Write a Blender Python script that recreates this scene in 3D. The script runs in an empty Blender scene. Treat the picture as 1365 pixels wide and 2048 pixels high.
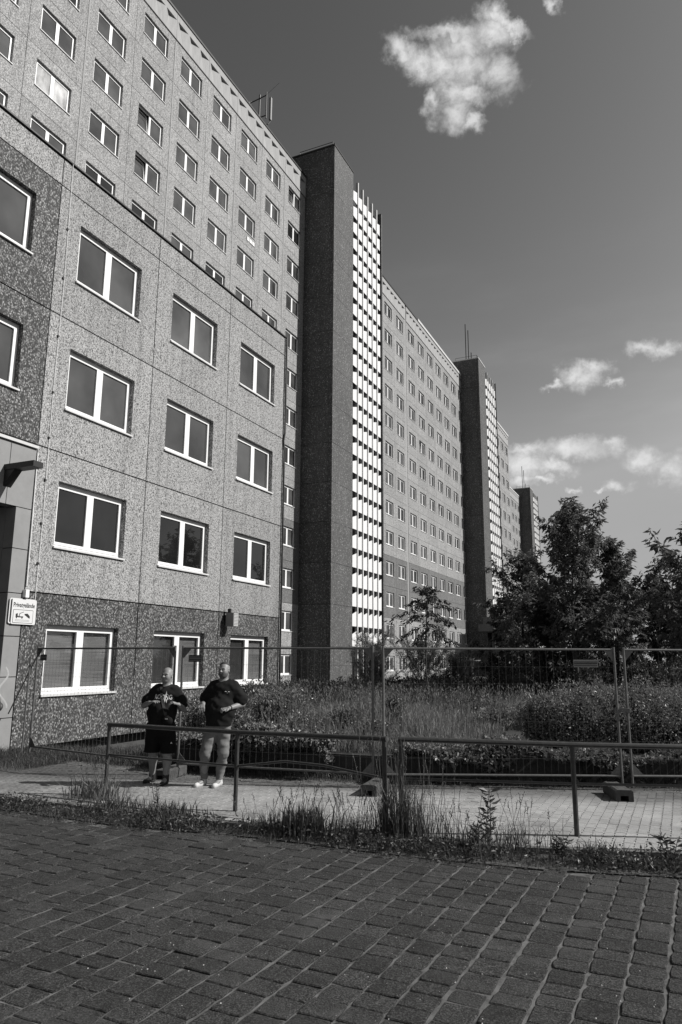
import bpy, math, random
import numpy as np
from mathutils import Vector, Matrix
from mathutils.bvhtree import BVHTree

rnd = random.Random(7)
R = np.random.default_rng(11)
scene = bpy.context.scene
col = scene.collection

# ------------------------------------------------------------------ camera
cam_d = bpy.data.cameras.new("camera")
cam = bpy.data.objects.new("camera", cam_d); col.objects.link(cam)
cam_d.sensor_fit = 'HORIZONTAL'; cam_d.sensor_width = 36.0
cam_d.lens = 1447.5 / 1365 * 36.0
cam_d.clip_start = 0.1; cam_d.clip_end = 3000
T_ = math.radians(11.455); A_ = math.radians(24.869); RO_ = math.radians(0.347)
h_ = Vector((-math.sin(A_)*math.cos(T_), math.cos(A_)*math.cos(T_), math.sin(T_)))
r0 = Vector((math.cos(A_), math.sin(A_), 0)); u0 = r0.cross(h_)
r_ = r0*math.cos(RO_) + u0*math.sin(RO_); u_ = r_.cross(h_)
cam.matrix_world = Matrix(((r_.x, u_.x, -h_.x, 0), (r_.y, u_.y, -h_.y, 0), (r_.z, u_.z, -h_.z, 0), (0, 0, 0, 1)))
scene.camera = cam

# ------------------------------------------------------------------ sun, sky, exposure
SUN_EL = math.radians(38); SUN_AZ = math.radians(70)        # azimuth from +Y towards +X
SKY_STRENGTH = 0.085
sun_dir = Vector((math.sin(SUN_AZ)*math.cos(SUN_EL), math.cos(SUN_AZ)*math.cos(SUN_EL), math.sin(SUN_EL)))
sl = bpy.data.lights.new("sun", 'SUN'); sl.energy = 5.0; sl.angle = math.radians(0.53); sl.color = (1.0, 0.985, 0.96)
so = bpy.data.objects.new("sun", sl); col.objects.link(so)
so.rotation_euler = sun_dir.to_track_quat('Z', 'Y').to_euler(); so.location = (30, 10, 60)
scene.view_settings.view_transform = 'Standard'; scene.view_settings.look = 'None'
scene.view_settings.exposure = 0.3; scene.view_settings.gamma = 1.0
scene.view_settings.use_curve_mapping = False

CLOUDS = [(-0.2450,0.7640,0.055,0.0175,-.15),(-0.2350,0.7420,0.050,0.0200,-.1),(-0.2620,0.7200,0.036,0.0180,-.1),(-0.3080,0.7520,0.045,0.0140,-.25),(-0.3421,0.7663,0.0364,0.0122,-0.329),(-0.2735,0.7454,0.0622,0.0183,-0.182),(-0.1877,0.7268,0.0332,0.0203,-0.129),(-0.2618,0.7773,0.0666,0.0082,-0.1),(-0.1978,0.7709,0.0367,0.0136,-0.234),(-0.1927,0.7878,0.0244,0.0097,-0.284),(-0.1652,0.774,0.0291,0.0063,-0.543),(-0.2598,0.698,0.0353,0.017,-0.091),(-0.2283,0.683,0.0187,0.0088,-0.48),(-0.2959,0.7133,0.0172,0.0126,-0.069),(-0.2389,0.7165,0.0422,0.0114,-0.104),(-0.1041,0.7872,0.0126,0.0063,-0.502),(-0.0983,0.3692,0.0297,0.0141,0.054),(-0.0794,0.3778,0.0234,0.0094,-0.208),(-0.1335,0.3587,0.0159,0.0058,0.037),(-0.0565,0.3547,0.0108,0.0057,-0.124),(-0.0102,0.3902,0.0249,0.0085,-0.359),(0.0097,0.3847,0.0144,0.0086,0.015),(-0.1075,0.2742,0.062,0.0131,-0.055),(-0.0641,0.2749,0.0199,0.0084,-0.097),(-0.18,0.2795,0.0367,0.008,-0.068),(-0.1849,0.2611,0.0413,0.0187,-0.149),(-0.1355,0.2526,0.0272,0.0106,-0.072),(-0.1913,0.238,0.0333,0.008,-0.054),(-0.1581,0.2362,0.0171,0.0053,-0.06),(-0.025,0.2513,0.0253,0.0139,-0.283),(0.0039,0.2382,0.0247,0.015,-0.38),(-0.0571,0.222,0.0178,0.0071,-0.08),(-0.1159,0.2203,0.0102,0.0039,-0.065),(-0.0781,0.2164,0.0081,0.0032,-0.072),(0.6691,0.4086,0.0353,0.0176,0),(0.6427,0.4431,0.0235,0.0176,0),(0.8683,0.6931,0.0353,0.0353,0),(0.5952,0.6622,0.0235,0.0118,0)]

K = 1/1.4      # every surface tone below is scaled by this when its material is made
def N(nt, typ, **kw):
    n = nt.nodes.new(typ)
    for k, v in kw.items():
        if k.startswith('i_'): n.inputs[int(k[2:])].default_value = v
        else: setattr(n, k, v)
    return n
def M(nt, op, a, b=None, c=None, clamp=False):
    n = nt.nodes.new('ShaderNodeMath'); n.operation = op; n.use_clamp = clamp
    for i, v in enumerate((a, b, c)):
        if v is None: continue
        if isinstance(v, (int, float)): n.inputs[i].default_value = v
        else: nt.links.new(v, n.inputs[i])
    return n.outputs[0]

def build_world():
    w = bpy.data.worlds.new("World"); scene.world = w; w.use_nodes = True
    nt = w.node_tree; nt.nodes.clear(); L = nt.links.new
    sky = N(nt, 'ShaderNodeTexSky'); sky.sky_type = 'NISHITA'; sky.sun_disc = False
    sky.sun_elevation = SUN_EL; sky.sun_rotation = SUN_AZ; sky.air_density = 1.0; sky.dust_density = 1.2; sky.ozone_density = 1.5
    sep = N(nt, 'ShaderNodeSeparateColor'); L(sky.outputs[0], sep.inputs[0])
    bw = M(nt, 'ADD', M(nt, 'MULTIPLY', sep.outputs[0], 0.75), M(nt, 'MULTIPLY', sep.outputs[1], 0.25))
    tc = N(nt, 'ShaderNodeTexCoord'); D = tc.outputs['Generated']
    xyz = N(nt, 'ShaderNodeSeparateXYZ'); L(D, xyz.inputs[0])
    az = M(nt, 'ARCTAN2', xyz.outputs[0], xyz.outputs[1]); el = M(nt, 'ARCSINE', xyz.outputs[2])
    cb = N(nt, 'ShaderNodeCombineXYZ'); L(az, cb.inputs[0]); L(el, cb.inputs[1])
    wn = N(nt, 'ShaderNodeTexNoise'); wn.inputs['Scale'].default_value = 34; wn.inputs['Detail'].default_value = 5; wn.inputs['Roughness'].default_value = .62
    L(D, wn.inputs['Vector'])
    ws = N(nt, 'ShaderNodeVectorMath', operation='MULTIPLY_ADD'); L(wn.outputs['Color'], ws.inputs[0])
    ws.inputs[1].default_value = (.052, .036, 0); ws.inputs[2].default_value = (-.026, -.018, 0)
    wa = N(nt, 'ShaderNodeVectorMath', operation='ADD'); L(cb.outputs[0], wa.inputs[0]); L(ws.outputs[0], wa.inputs[1])
    w2 = N(nt, 'ShaderNodeTexNoise'); w2.inputs['Scale'].default_value = 110; w2.inputs['Detail'].default_value = 4; L(D, w2.inputs['Vector'])
    wb = N(nt, 'ShaderNodeVectorMath', operation='MULTIPLY_ADD'); L(w2.outputs['Color'], wb.inputs[0]); wb.inputs[1].default_value = (.016, .012, 0); L(wa.outputs[0], wb.inputs[2]); wa = N(nt, 'ShaderNodeVectorMath', operation='ADD'); L(wb.outputs[0], wa.inputs[0]); wa.inputs[1].default_value = (-.008, -.006, 0)
    acc = None
    for a, e, rx, ry, rot in CLOUDS:
        mp = N(nt, 'ShaderNodeMapping', vector_type='TEXTURE'); L(wa.outputs[0], mp.inputs[0])
        mp.inputs[1].default_value = (a, e, 0); mp.inputs[2].default_value = (0, 0, rot); mp.inputs[3].default_value = (rx*1.5, ry*1.75, 1)
        ln = N(nt, 'ShaderNodeVectorMath', operation='LENGTH'); L(mp.outputs[0], ln.inputs[0])
        v = M(nt, 'SUBTRACT', 1.0, ln.outputs['Value'], clamp=True)
        acc = v if acc is None else M(nt, 'MAXIMUM', acc, v)
    n2 = N(nt, 'ShaderNodeTexNoise'); n2.inputs['Scale'].default_value = 26; n2.inputs['Detail'].default_value = 9; n2.inputs['Roughness'].default_value = .66; n2.inputs['Distortion'].default_value = .25
    L(D, n2.inputs['Vector'])
    nz = M(nt, 'SUBTRACT', n2.outputs[0], .5)
    dens = M(nt, 'MULTIPLY_ADD', nz, 3.0, M(nt, 'MULTIPLY', acc, 1.9))
    mr = N(nt, 'ShaderNodeMapRange', interpolation_type='SMOOTHSTEP'); L(dens, mr.inputs[0])
    mr.inputs[1].default_value = .05; mr.inputs[2].default_value = 2.3
    dn = M(nt, 'MULTIPLY', mr.outputs[0], M(nt, 'MULTIPLY', acc, 8, clamp=True))
    n3 = N(nt, 'ShaderNodeTexNoise'); n3.inputs['Scale'].default_value = 17; n3.inputs['Detail'].default_value = 5; L(D, n3.inputs['Vector'])
    cbr = M(nt, 'MULTIPLY_ADD', n3.outputs[0], .5, .42)
    # thin high cirrus, stretched along azimuth
    st = N(nt, 'ShaderNodeVectorMath', operation='MULTIPLY'); L(cb.outputs[0], st.inputs[0]); st.inputs[1].default_value = (2.5, 9, 1)
    rt = N(nt, 'ShaderNodeMapping'); L(st.outputs[0], rt.inputs[0]); rt.inputs[2].default_value = (0, 0, -.35)
    n4 = N(nt, 'ShaderNodeTexNoise'); n4.inputs['Scale'].default_value = 1.2; n4.inputs['Detail'].default_value = 6; n4.inputs['Roughness'].default_value = .55; L(rt.outputs[0], n4.inputs['Vector'])
    mc = N(nt, 'ShaderNodeMapRange', interpolation_type='SMOOTHSTEP'); L(n4.outputs[0], mc.inputs[0]); mc.inputs[1].default_value = .42; mc.inputs[2].default_value = .85; mc.inputs[3].default_value = 0; mc.inputs[4].default_value = 1
    low_m = N(nt, 'ShaderNodeMapRange', interpolation_type='SMOOTHSTEP'); L(el, low_m.inputs[0]); low_m.inputs[1].default_value = .05; low_m.inputs[2].default_value = .62; low_m.inputs[3].default_value = .5; low_m.inputs[4].default_value = 0
    # deep red filter and film contrast of the black and white photograph
    sky_v = M(nt, 'MINIMUM', M(nt, 'MULTIPLY', M(nt, 'POWER', M(nt, 'MULTIPLY', bw, SKY_STRENGTH), 1.6), 4.6), .40)
    mx1 = N(nt, 'ShaderNodeMix', data_type='FLOAT'); L(M(nt, 'MULTIPLY', mc.outputs[0], low_m.outputs[0]), mx1.inputs[0]); L(sky_v, mx1.inputs[2]); mx1.inputs[3].default_value = .55
    mx2 = N(nt, 'ShaderNodeMix', data_type='FLOAT'); L(dn, mx2.inputs[0]); L(mx1.outputs[0], mx2.inputs[2]); L(M(nt, 'MULTIPLY', cbr, 1.12), mx2.inputs[3])
    val = M(nt, 'DIVIDE', mx2.outputs[0], SKY_STRENGTH * 2**scene.view_settings.exposure)
    bg = N(nt, 'ShaderNodeBackground'); bg.inputs[1].default_value = SKY_STRENGTH; L(val, bg.inputs[0])
    out = N(nt, 'ShaderNodeOutputWorld'); L(bg.outputs[0], out.inputs[0])
    w.cycles.sampling_method = 'MANUAL'; w.cycles.sample_map_resolution = 512
build_world()
scene.render.film_transparent = False
scene.cycles.max_bounces = 6; scene.cycles.diffuse_bounces = 3; scene.cycles.glossy_bounces = 3
scene.cycles.transparent_max_bounces = 12; scene.cycles.transmission_bounces = 4
scene.cycles.use_denoising = True

# ------------------------------------------------------------------ materials (all neutral: the photograph is black and white)
def new_mat(name):
    m = bpy.data.materials.new(name); m.use_nodes = True
    nt = m.node_tree; b = nt.nodes['Principled BSDF']
    return m, nt, b, nt.links.new
def g(v): return (v, v, v, 1)
def pos(nt, scale=(1, 1, 1)):
    ge = N(nt, 'ShaderNodeNewGeometry'); mp = N(nt, 'ShaderNodeMapping'); nt.links.new(ge.outputs['Position'], mp.inputs[0]); mp.inputs[3].default_value = scale
    return mp.outputs[0]
def ramp(nt, fac, stops, interp='LINEAR'):
    r = N(nt, 'ShaderNodeValToRGB'); r.color_ramp.interpolation = interp
    e = r.color_ramp.elements
    while len(e) < len(stops): e.new(.5)
    for i, (p, v) in enumerate(stops): e[i].position = p; e[i].color = g(v)
    nt.links.new(fac, r.inputs[0]); return r.outputs[0]
def mulc(nt, a, b):
    m = N(nt, 'ShaderNodeMix', data_type='RGBA', blend_type='MULTIPLY'); m.inputs[0].default_value = 1
    nt.links.new(a, m.inputs[6]); nt.links.new(b, m.inputs[7]); return m.outputs[2]
def bump(nt, b, h, strength, dist):
    n = N(nt, 'ShaderNodeBump'); n.inputs['Strength'].default_value = strength; n.inputs['Distance'].default_value = dist
    nt.links.new(h, n.inputs['Height']); nt.links.new(n.outputs[0], b.inputs['Normal'])

def pebble(name, stops, gap, scale, streak=.25, rough=.8):
    m, nt, b, L = new_mat(name)
    P = pos(nt, (1, 1, .72))
    wn = N(nt, 'ShaderNodeTexNoise'); wn.inputs['Scale'].default_value = scale*.6; L(P, wn.inputs['Vector'])
    wv = N(nt, 'ShaderNodeVectorMath', operation='MULTIPLY_ADD'); L(wn.outputs['Color'], wv.inputs[0]); wv.inputs[1].default_value = (.014, .014, .014); L(P, wv.inputs[2])
    v = N(nt, 'ShaderNodeTexVoronoi', feature='F1'); v.inputs['Scale'].default_value = scale; L(wv.outputs[0], v.inputs['Vector'])
    s = N(nt, 'ShaderNodeSeparateColor'); L(v.outputs['Color'], s.inputs[0])
    c = ramp(nt, s.outputs[0], [(p_, v_*K) for p_, v_ in stops])
    e = ramp(nt, v.outputs['Distance'], [(0, 1), (.42, 1), (.66, gap)])
    c = mulc(nt, c, e)
    big = N(nt, 'ShaderNodeTexNoise'); big.inputs['Scale'].default_value = .9; big.inputs['Detail'].default_value = 5; L(pos(nt, (1, 1, .35)), big.inputs['Vector'])
    c = mulc(nt, c, ramp(nt, big.outputs[0], [(.3, 1-streak), (.7, 1.0)]))
    stn = N(nt, 'ShaderNodeTexNoise'); stn.inputs['Scale'].default_value = 1; stn.inputs['Detail'].default_value = 7; stn.inputs['Roughness'].default_value = .7; L(pos(nt, (1, 5.5, .28)), stn.inputs['Vector'])
    c = mulc(nt, c, ramp(nt, stn.outputs[0], [(.34, .74), (.5, 1)]))
    oi = N(nt, 'ShaderNodeObjectInfo'); c = mulc(nt, c, ramp(nt, oi.outputs['Random'], [(0, .86), (1, 1)]))
    L(c, b.inputs['Base Color']); b.inputs['Roughness'].default_value = rough
    bump(nt, b, M(nt, 'SUBTRACT', 1, v.outputs['Distance']), .6, .008)
    return m
LIGHT_PEBBLE = pebble("light_exposed_aggregate", [(0, .16), (.18, .33), (.6, .50), (1, .80)], .42, 36, .12)
DARK_PEBBLE = pebble("dark_exposed_aggregate", [(0, .035), (.5, .11), (.85, .28), (1, .55)], .40, 38, .3)
FAR_LIGHT = pebble("light_aggregate_of_the_high_blocks", [(0, .24), (.3, .39), (.7, .46), (1, .68)], .65, 24, .12)
FAR_DARK = pebble("dark_aggregate_of_the_high_blocks", [(0, .14), (.5, .21), (1, .34)], .75, 20, .15)
TOWER_PEBBLE = pebble("tower_aggregate", [(0, .07), (.5, .125), (.88, .18), (1, .5)], .7, 18, .2)

def plain(name, v, rough=.7, var=.15, scale=6, spec=.3, metal=0, bmp=0, bscale=60, vecs=(1, 1, 1)):
    m, nt, b, L = new_mat(name)
    n = N(nt, 'ShaderNodeTexNoise'); n.inputs['Scale'].default_value = scale; n.inputs['Detail'].default_value = 6; n.inputs['Roughness'].default_value = .65; L(pos(nt, vecs), n.inputs['Vector'])
    L(ramp(nt, n.outputs[0], [(.3, v*K*(1-var)), (.7, min(1, v*K*(1+var)))]), b.inputs['Base Color'])
    b.inputs['Roughness'].default_value = rough; b.inputs['Specular IOR Level'].default_value = spec; b.inputs['Metallic'].default_value = metal
    if bmp:
        n2 = N(nt, 'ShaderNodeTexNoise'); n2.inputs['Scale'].default_value = bscale; n2.inputs['Detail'].default_value = 4; L(pos(nt), n2.inputs['Vector'])
        bump(nt, b, n2.outputs[0], 1.0, bmp)
    return m
ATTIC = plain("smooth_attic_concrete", .40, .8, .12, 2.0, vecs=(1, 3, .4))
WHITE_PANEL = plain("white_stair_panel_paint", .86, .6, .05, 1.5, vecs=(1, 1, .3))
FIN = plain("white_fin_paint", .74, .6, .06, 3)
FRAME = plain("white_window_plastic", 1.02, .35, .03, 8, spec=.5)
SILL = plain("sill_metal", .72, .45, .08, 8, spec=.5)
BLACK = plain("black_painted_metal", .03, .5, .2, 10)
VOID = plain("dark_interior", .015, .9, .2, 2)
CORE = plain("raw_concrete_core", .08, .9, .2, 2)
GALV = plain("galvanised_steel", .17, .5, .25, 25, spec=.4, metal=.3)
RAILPAINT = plain("grey_railing_paint", .052, .45, .35, 18, spec=.5)
BLOCKC = plain("recycled_plastic_foot", .085, .85, .3, 9, bmp=.006, bscale=40)
PIER = plain("smooth_cladding", .30, .7, .10, 3, bmp=.001)
ROOFEDGE = plain("dark_roof_edge_metal", .03, .5, .2, 5)
WHITE_EDGE = plain("bright_roof_edge_metal", .7, .5, .1, 5)
BARK = plain("bark", .05, .9, .4, 14, bmp=.01, bscale=30)
WALLC = plain("old_bed_wall_concrete", .06, .9, .4, 3, bmp=.006)
JOINTSAND = plain("sandy_joint_fill", .135, .95, .6, 7, bmp=.004, bscale=120)
SOIL = plain("soil_and_litter", .085, .95, .5, 4, bmp=.012, bscale=35)
FIELD = plain("field_ground", .05, .95, .4, 1.2, bmp=.03, bscale=8)
KERB = plain("kerb_concrete", .16, .9, .3, 5, bmp=.003)
LAMPW = plain("pale_lamp_metal", .35, .5, .1, 8)
SIGNW = plain("white_sign_enamel", .80, .35, .02, 4, spec=.5)
SIGNK = plain("black_print", .03, .6, .1, 4)
SIGNG = plain("grey_print", .25, .6, .1, 4)
PLATED = plain("dark_fence_plate", .06, .5, .1, 5)
PLATEL = plain("pale_fence_plate", .22, .5, .1, 5)
SKIN = plain("skin", .26, .5, .08, 20, spec=.4)
HAIR = plain("short_dark_hair", .05, .7, .3, 60)
STUBBLE = plain("dark_stubble", .12, .8, .3, 60)
BLACKC = plain("black_cotton", .015, .9, .3, 12, spec=.15)
BLACKS = plain("black_shorts_cloth", .009, .85, .3, 12, spec=.15)
JEANS = plain("pale_grey_jeans", .19, .85, .18, 10, bmp=.004, bscale=14)
SHOEW = plain("white_trainer_leather", .62, .6, .12, 20)
SHOEK = plain("black_shoe_leather", .025, .5, .2, 20)
JACKET = plain("dark_quilted_jacket", .05, .45, .4, 12, spec=.5, bmp=.01, bscale=14)
STRAP = plain("dark_grey_strap", .05, .6, .1, 12)
PRINT = plain("white_shirt_print", .75, .6, .03, 12)
DARKEYE = plain("dark_eye", .02, .4, .1, 20)
SLATB = plain("pale_blind_slat", .75, .5, .06, 3)
BLINDG = plain("grey_blind_slat", .22, .6, .06, 3)
CURTAIN = plain("marbled_curtain", .55, .8, .65, 1.4, vecs=(1, 1, .5))

def glass(name, base, spec=1.0, var=.35):
    m, nt, b, L = new_mat(name)
    n = N(nt, 'ShaderNodeTexNoise'); n.inputs['Scale'].default_value = .8; n.inputs['Detail'].default_value = 3; L(pos(nt), n.inputs['Vector'])
    oi = N(nt, 'ShaderNodeObjectInfo')
    c = mulc(nt, ramp(nt, n.outputs[0], [(.35, base*(1-var)), (.65, base*(1+var))]), ramp(nt, oi.outputs['Random'], [(0, .55), (1, 1)]))
    L(c, b.inputs['Base Color']); b.inputs['Roughness'].default_value = .015
    b.inputs['IOR'].default_value = 1.75
    b.inputs['Specular IOR Level'].default_value = .5 * spec
    n2 = N(nt, 'ShaderNodeTexNoise'); n2.inputs['Scale'].default_value = 1.1; L(pos(nt), n2.inputs['Vector'])
    bump(nt, b, n2.outputs[0], .05, .05)
    return m
GLASS = glass("window_glass", .075)
GLASS_DARK = glass("dark_window_glass", .018)
m, nt, b, L = new_mat("clear_window_glass")
tr = N(nt, 'ShaderNodeBsdfTransparent'); tr.inputs[0].default_value = g(.94); gl = N(nt, 'ShaderNodeBsdfGlossy'); gl.inputs['Roughness'].default_value = .01
fr = N(nt, 'ShaderNodeLayerWeight'); fr.inputs[0].default_value = .5; ms = N(nt, 'ShaderNodeMixShader'); L(M(nt, 'MULTIPLY_ADD', M(nt, 'POWER', fr.outputs['Facing'], 4), .8, .07), ms.inputs[0]); L(tr.outputs[0], ms.inputs[1]); L(gl.outputs[0], ms.inputs[2])
L(ms.outputs[0], nt.nodes['Material Output'].inputs[0]); CLEAR = m

def leafmat(name, v, trans=.35, rough=.5, spread=.45):
    m, nt, b, L = new_mat(name); v = v*K
    n = N(nt, 'ShaderNodeTexNoise'); n.inputs['Scale'].default_value = 5; n.inputs['Detail'].default_value = 2; L(pos(nt), n.inputs['Vector'])
    n2 = N(nt, 'ShaderNodeTexNoise'); n2.inputs['Scale'].default_value = 40; L(pos(nt), n2.inputs['Vector'])
    s = M(nt, 'ADD', M(nt, 'MULTIPLY', n.outputs[0], .5), M(nt, 'MULTIPLY', n2.outputs[0], .5))
    c = ramp(nt, s, [(.35, v*(1-spread)), (.65, v*(1+spread))]); L(c, b.inputs['Base Color'])
    b.inputs['Roughness'].default_value = rough; b.inputs['Specular IOR Level'].default_value = .35
    t = N(nt, 'ShaderNodeBsdfTranslucent'); L(c, t.inputs[0]); ms = N(nt, 'ShaderNodeMixShader'); ms.inputs[0].default_value = trans
    L(b.outputs[0], ms.inputs[1]); L(t.outputs[0], ms.inputs[2]); L(ms.outputs[0], nt.nodes['Material Output'].inputs[0])
    return m
LEAF = leafmat("tree_leaves", .16, .42); LEAF_D = leafmat("dark_tree_leaves", .05, .3); LEAF_P = leafmat("pale_feathery_leaves", .20)
IVY = leafmat("ivy_leaves", .20, .2, .3, .5); HEDGE = leafmat("hedge_leaves", .24, .25, .4); GRASS = leafmat("meadow_grass", .23, .35, .6); WEED = leafmat("verge_weeds", .095, .3, .45); DRY = leafmat("dry_stalks", .16, .2, .7)

# paving materials
m, nt, b, L = new_mat("dark_grit_paving_block")
oi = N(nt, 'ShaderNodeObjectInfo')
n1 = N(nt, 'ShaderNodeTexNoise'); n1.inputs['Scale'].default_value = 85; n1.inputs['Detail'].default_value = 5; n1.inputs['Roughness'].default_value = .7; L(pos(nt), n1.inputs['Vector'])
n2 = N(nt, 'ShaderNodeTexNoise'); n2.inputs['Scale'].default_value = 5; n2.inputs['Detail'].default_value = 6; n2.inputs['Roughness'].default_value = .7; L(pos(nt), n2.inputs['Vector'])
n3 = N(nt, 'ShaderNodeTexVoronoi', feature='F1'); n3.inputs['Scale'].default_value = 55; L(pos(nt), n3.inputs['Vector']); s3 = N(nt, 'ShaderNodeSeparateColor'); L(n3.outputs['Color'], s3.inputs[0])
att = N(nt, 'ShaderNodeAttribute'); att.attribute_name = 'tone'
c = mulc(nt, ramp(nt, n1.outputs[0], [(.36, .009), (.5, .037), (.64, .12)]), ramp(nt, n2.outputs[0], [(.3, .65), (.55, 1), (.75, 1.0)]))
c = mulc(nt, c, ramp(nt, s3.outputs[0], [(0, .75), (.9, 1.0), (1.0, 1.0)]))
dust = N(nt, 'ShaderNodeMix', data_type='RGBA'); n5 = N(nt, 'ShaderNodeTexNoise'); n5.inputs['Scale'].default_value = 1.6; n5.inputs['Detail'].default_value = 8; n5.inputs['Roughness'].default_value = .75; L(pos(nt), n5.inputs['Vector'])
L(ramp(nt, n5.outputs[0], [(.52, 0), (.72, .7)]), dust.inputs[0]); L(c, dust.inputs[6]); dust.inputs[7].default_value = g(.085)
L(mulc(nt, dust.outputs[2], att.outputs['Color']), b.inputs['Base Color'])
b.inputs['Roughness'].default_value = .85; b.inputs['Specular IOR Level'].default_value = .25
bump(nt, b, M(nt, 'ADD', n1.outputs[0], M(nt, 'MULTIPLY', s3.outputs[1], .3)), 1.0, .02); SETT = m
m, nt, b, L = new_mat("grey_concrete_paver")
n1 = N(nt, 'ShaderNodeTexNoise'); n1.inputs['Scale'].default_value = 60; n1.inputs['Detail'].default_value = 4; L(pos(nt), n1.inputs['Vector'])
n2 = N(nt, 'ShaderNodeTexNoise'); n2.inputs['Scale'].default_value = 1.3; n2.inputs['Detail'].default_value = 7; n2.inputs['Roughness'].default_value = .7; L(pos(nt), n2.inputs['Vector'])
att = N(nt, 'ShaderNodeAttribute'); att.attribute_name = 'tone'
c = mulc(nt, ramp(nt, n1.outputs[0], [(.3, .23), (.7, .33)]), ramp(nt, n2.outputs[0], [(.30, .62), (.55, 1)]))
ge = N(nt, 'ShaderNodeNewGeometry'); sx = N(nt, 'ShaderNodeSeparateXYZ'); L(ge.outputs['Position'], sx.inputs[0])
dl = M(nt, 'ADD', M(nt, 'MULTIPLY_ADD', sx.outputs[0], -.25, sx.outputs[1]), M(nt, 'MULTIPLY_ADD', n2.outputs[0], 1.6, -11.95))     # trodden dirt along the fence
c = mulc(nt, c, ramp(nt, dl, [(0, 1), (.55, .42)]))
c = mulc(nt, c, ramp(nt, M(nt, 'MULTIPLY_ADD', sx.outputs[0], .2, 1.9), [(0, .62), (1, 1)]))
L(mulc(nt, c, att.outputs['Color']), b.inputs['Base Color']); b.inputs['Roughness'].default_value = .85
bump(nt, b, n1.outputs[0], .5, .003); PAVER = m

# ------------------------------------------------------------------ object helpers
def link(name, me, parent=None, loc=None, mat=None):
    o = bpy.data.objects.new(name, me); col.objects.link(o)
    if parent is not None: o.parent = parent
    if loc is not None: o.location = loc
    if mat is not None and me is not None and not me.materials: me.materials.append(mat)
    return o
def tag(o, label=None, cat=None, group=None, kind=None):
    if label: o['label'] = label
    if cat: o['category'] = cat
    if group: o['group'] = group
    if kind: o['kind'] = kind
    return o
def empty(name, loc, label, cat, group=None, rz=0):
    o = bpy.data.objects.new(name, None); col.objects.link(o); o.location = loc; o.rotation_euler = (0, 0, rz); o.empty_display_size = .3
    return tag(o, label, cat, group)

class MB:
    def __init__(s): s.v = []; s.f = []
    def box(s, x0, x1, y0, y1, z0, z1):
        n = len(s.v)
        s.v += [(x0, y0, z0), (x1, y0, z0), (x1, y1, z0), (x0, y1, z0), (x0, y0, z1), (x1, y0, z1), (x1, y1, z1), (x0, y1, z1)]
        s.f += [tuple(n+i for i in q) for q in ((3, 2, 1, 0), (4, 5, 6, 7), (0, 1, 5, 4), (1, 2, 6, 5), (2, 3, 7, 6), (3, 0, 4, 7))]
        return s
    def poly(s, pts):
        n = len(s.v); s.v += [tuple(p) for p in pts]; s.f.append(tuple(range(n, n+len(pts)))); return s
    def prism(s, pts, d):
        """extrude polygon pts by vector d"""
        n = len(s.v); k = len(pts); d = Vector(d)
        s.v += [tuple(p) for p in pts] + [tuple(Vector(p)+d) for p in pts]
        s.f.append(tuple(range(n, n+k))); s.f.append(tuple(range(n+2*k-1, n+k-1, -1)))
        for i in range(k): j = (i+1) % k; s.f.append((n+j, n+i, n+k+i, n+k+j))
        return s
    def tube(s, pts, r, seg=8, cap=True, r2=None):
        pts = [Vector(p) for p in pts]; k = len(pts); n = len(s.v)
        rs = r if isinstance(r, (list, tuple)) else [r + ((r2 if r2 is not None else r)-r)*i/(k-1) for i in range(k)]
        a = None
        for i, p in enumerate(pts):
            t = ((pts[i+1]-p) if i < k-1 else (p-pts[i-1])).normalized()
            if 0 < i < k-1: t = ((pts[i+1]-p).normalized()+(p-pts[i-1]).normalized()).normalized()
            if a is None: a = t.cross(Vector((0, 0, 1))) if abs(t.z) < .95 else t.cross(Vector((1, 0, 0)))
            a = (a - t*a.dot(t)).normalized(); c = t.cross(a)
            for q in range(seg):
                th = 2*math.pi*q/seg; s.v.append(tuple(p + (a*math.cos(th)+c*math.sin(th))*rs[i]))
        for i in range(k-1):
            for q in range(seg):
                q2 = (q+1) % seg; s.f.append((n+i*seg+q, n+i*seg+q2, n+(i+1)*seg+q2, n+(i+1)*seg+q))
        if cap: s.f.append(tuple(n+q for q in range(seg-1, -1, -1))); s.f.append(tuple(n+(k-1)*seg+q for q in range(seg)))
        return s
    def mesh(s, name, mat=None, smooth=False):
        me = bpy.data.meshes.new(name); me.from_pydata(s.v, [], s.f); me.update()
        if smooth: me.polygons.foreach_set('use_smooth', [True]*len(me.polygons))
        if mat: me.materials.append(mat)
        return me
    def build(s, name, mat, parent=None, loc=None, smooth=False):
        return link(name, s.mesh(name, mat, smooth), parent, loc)

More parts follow.
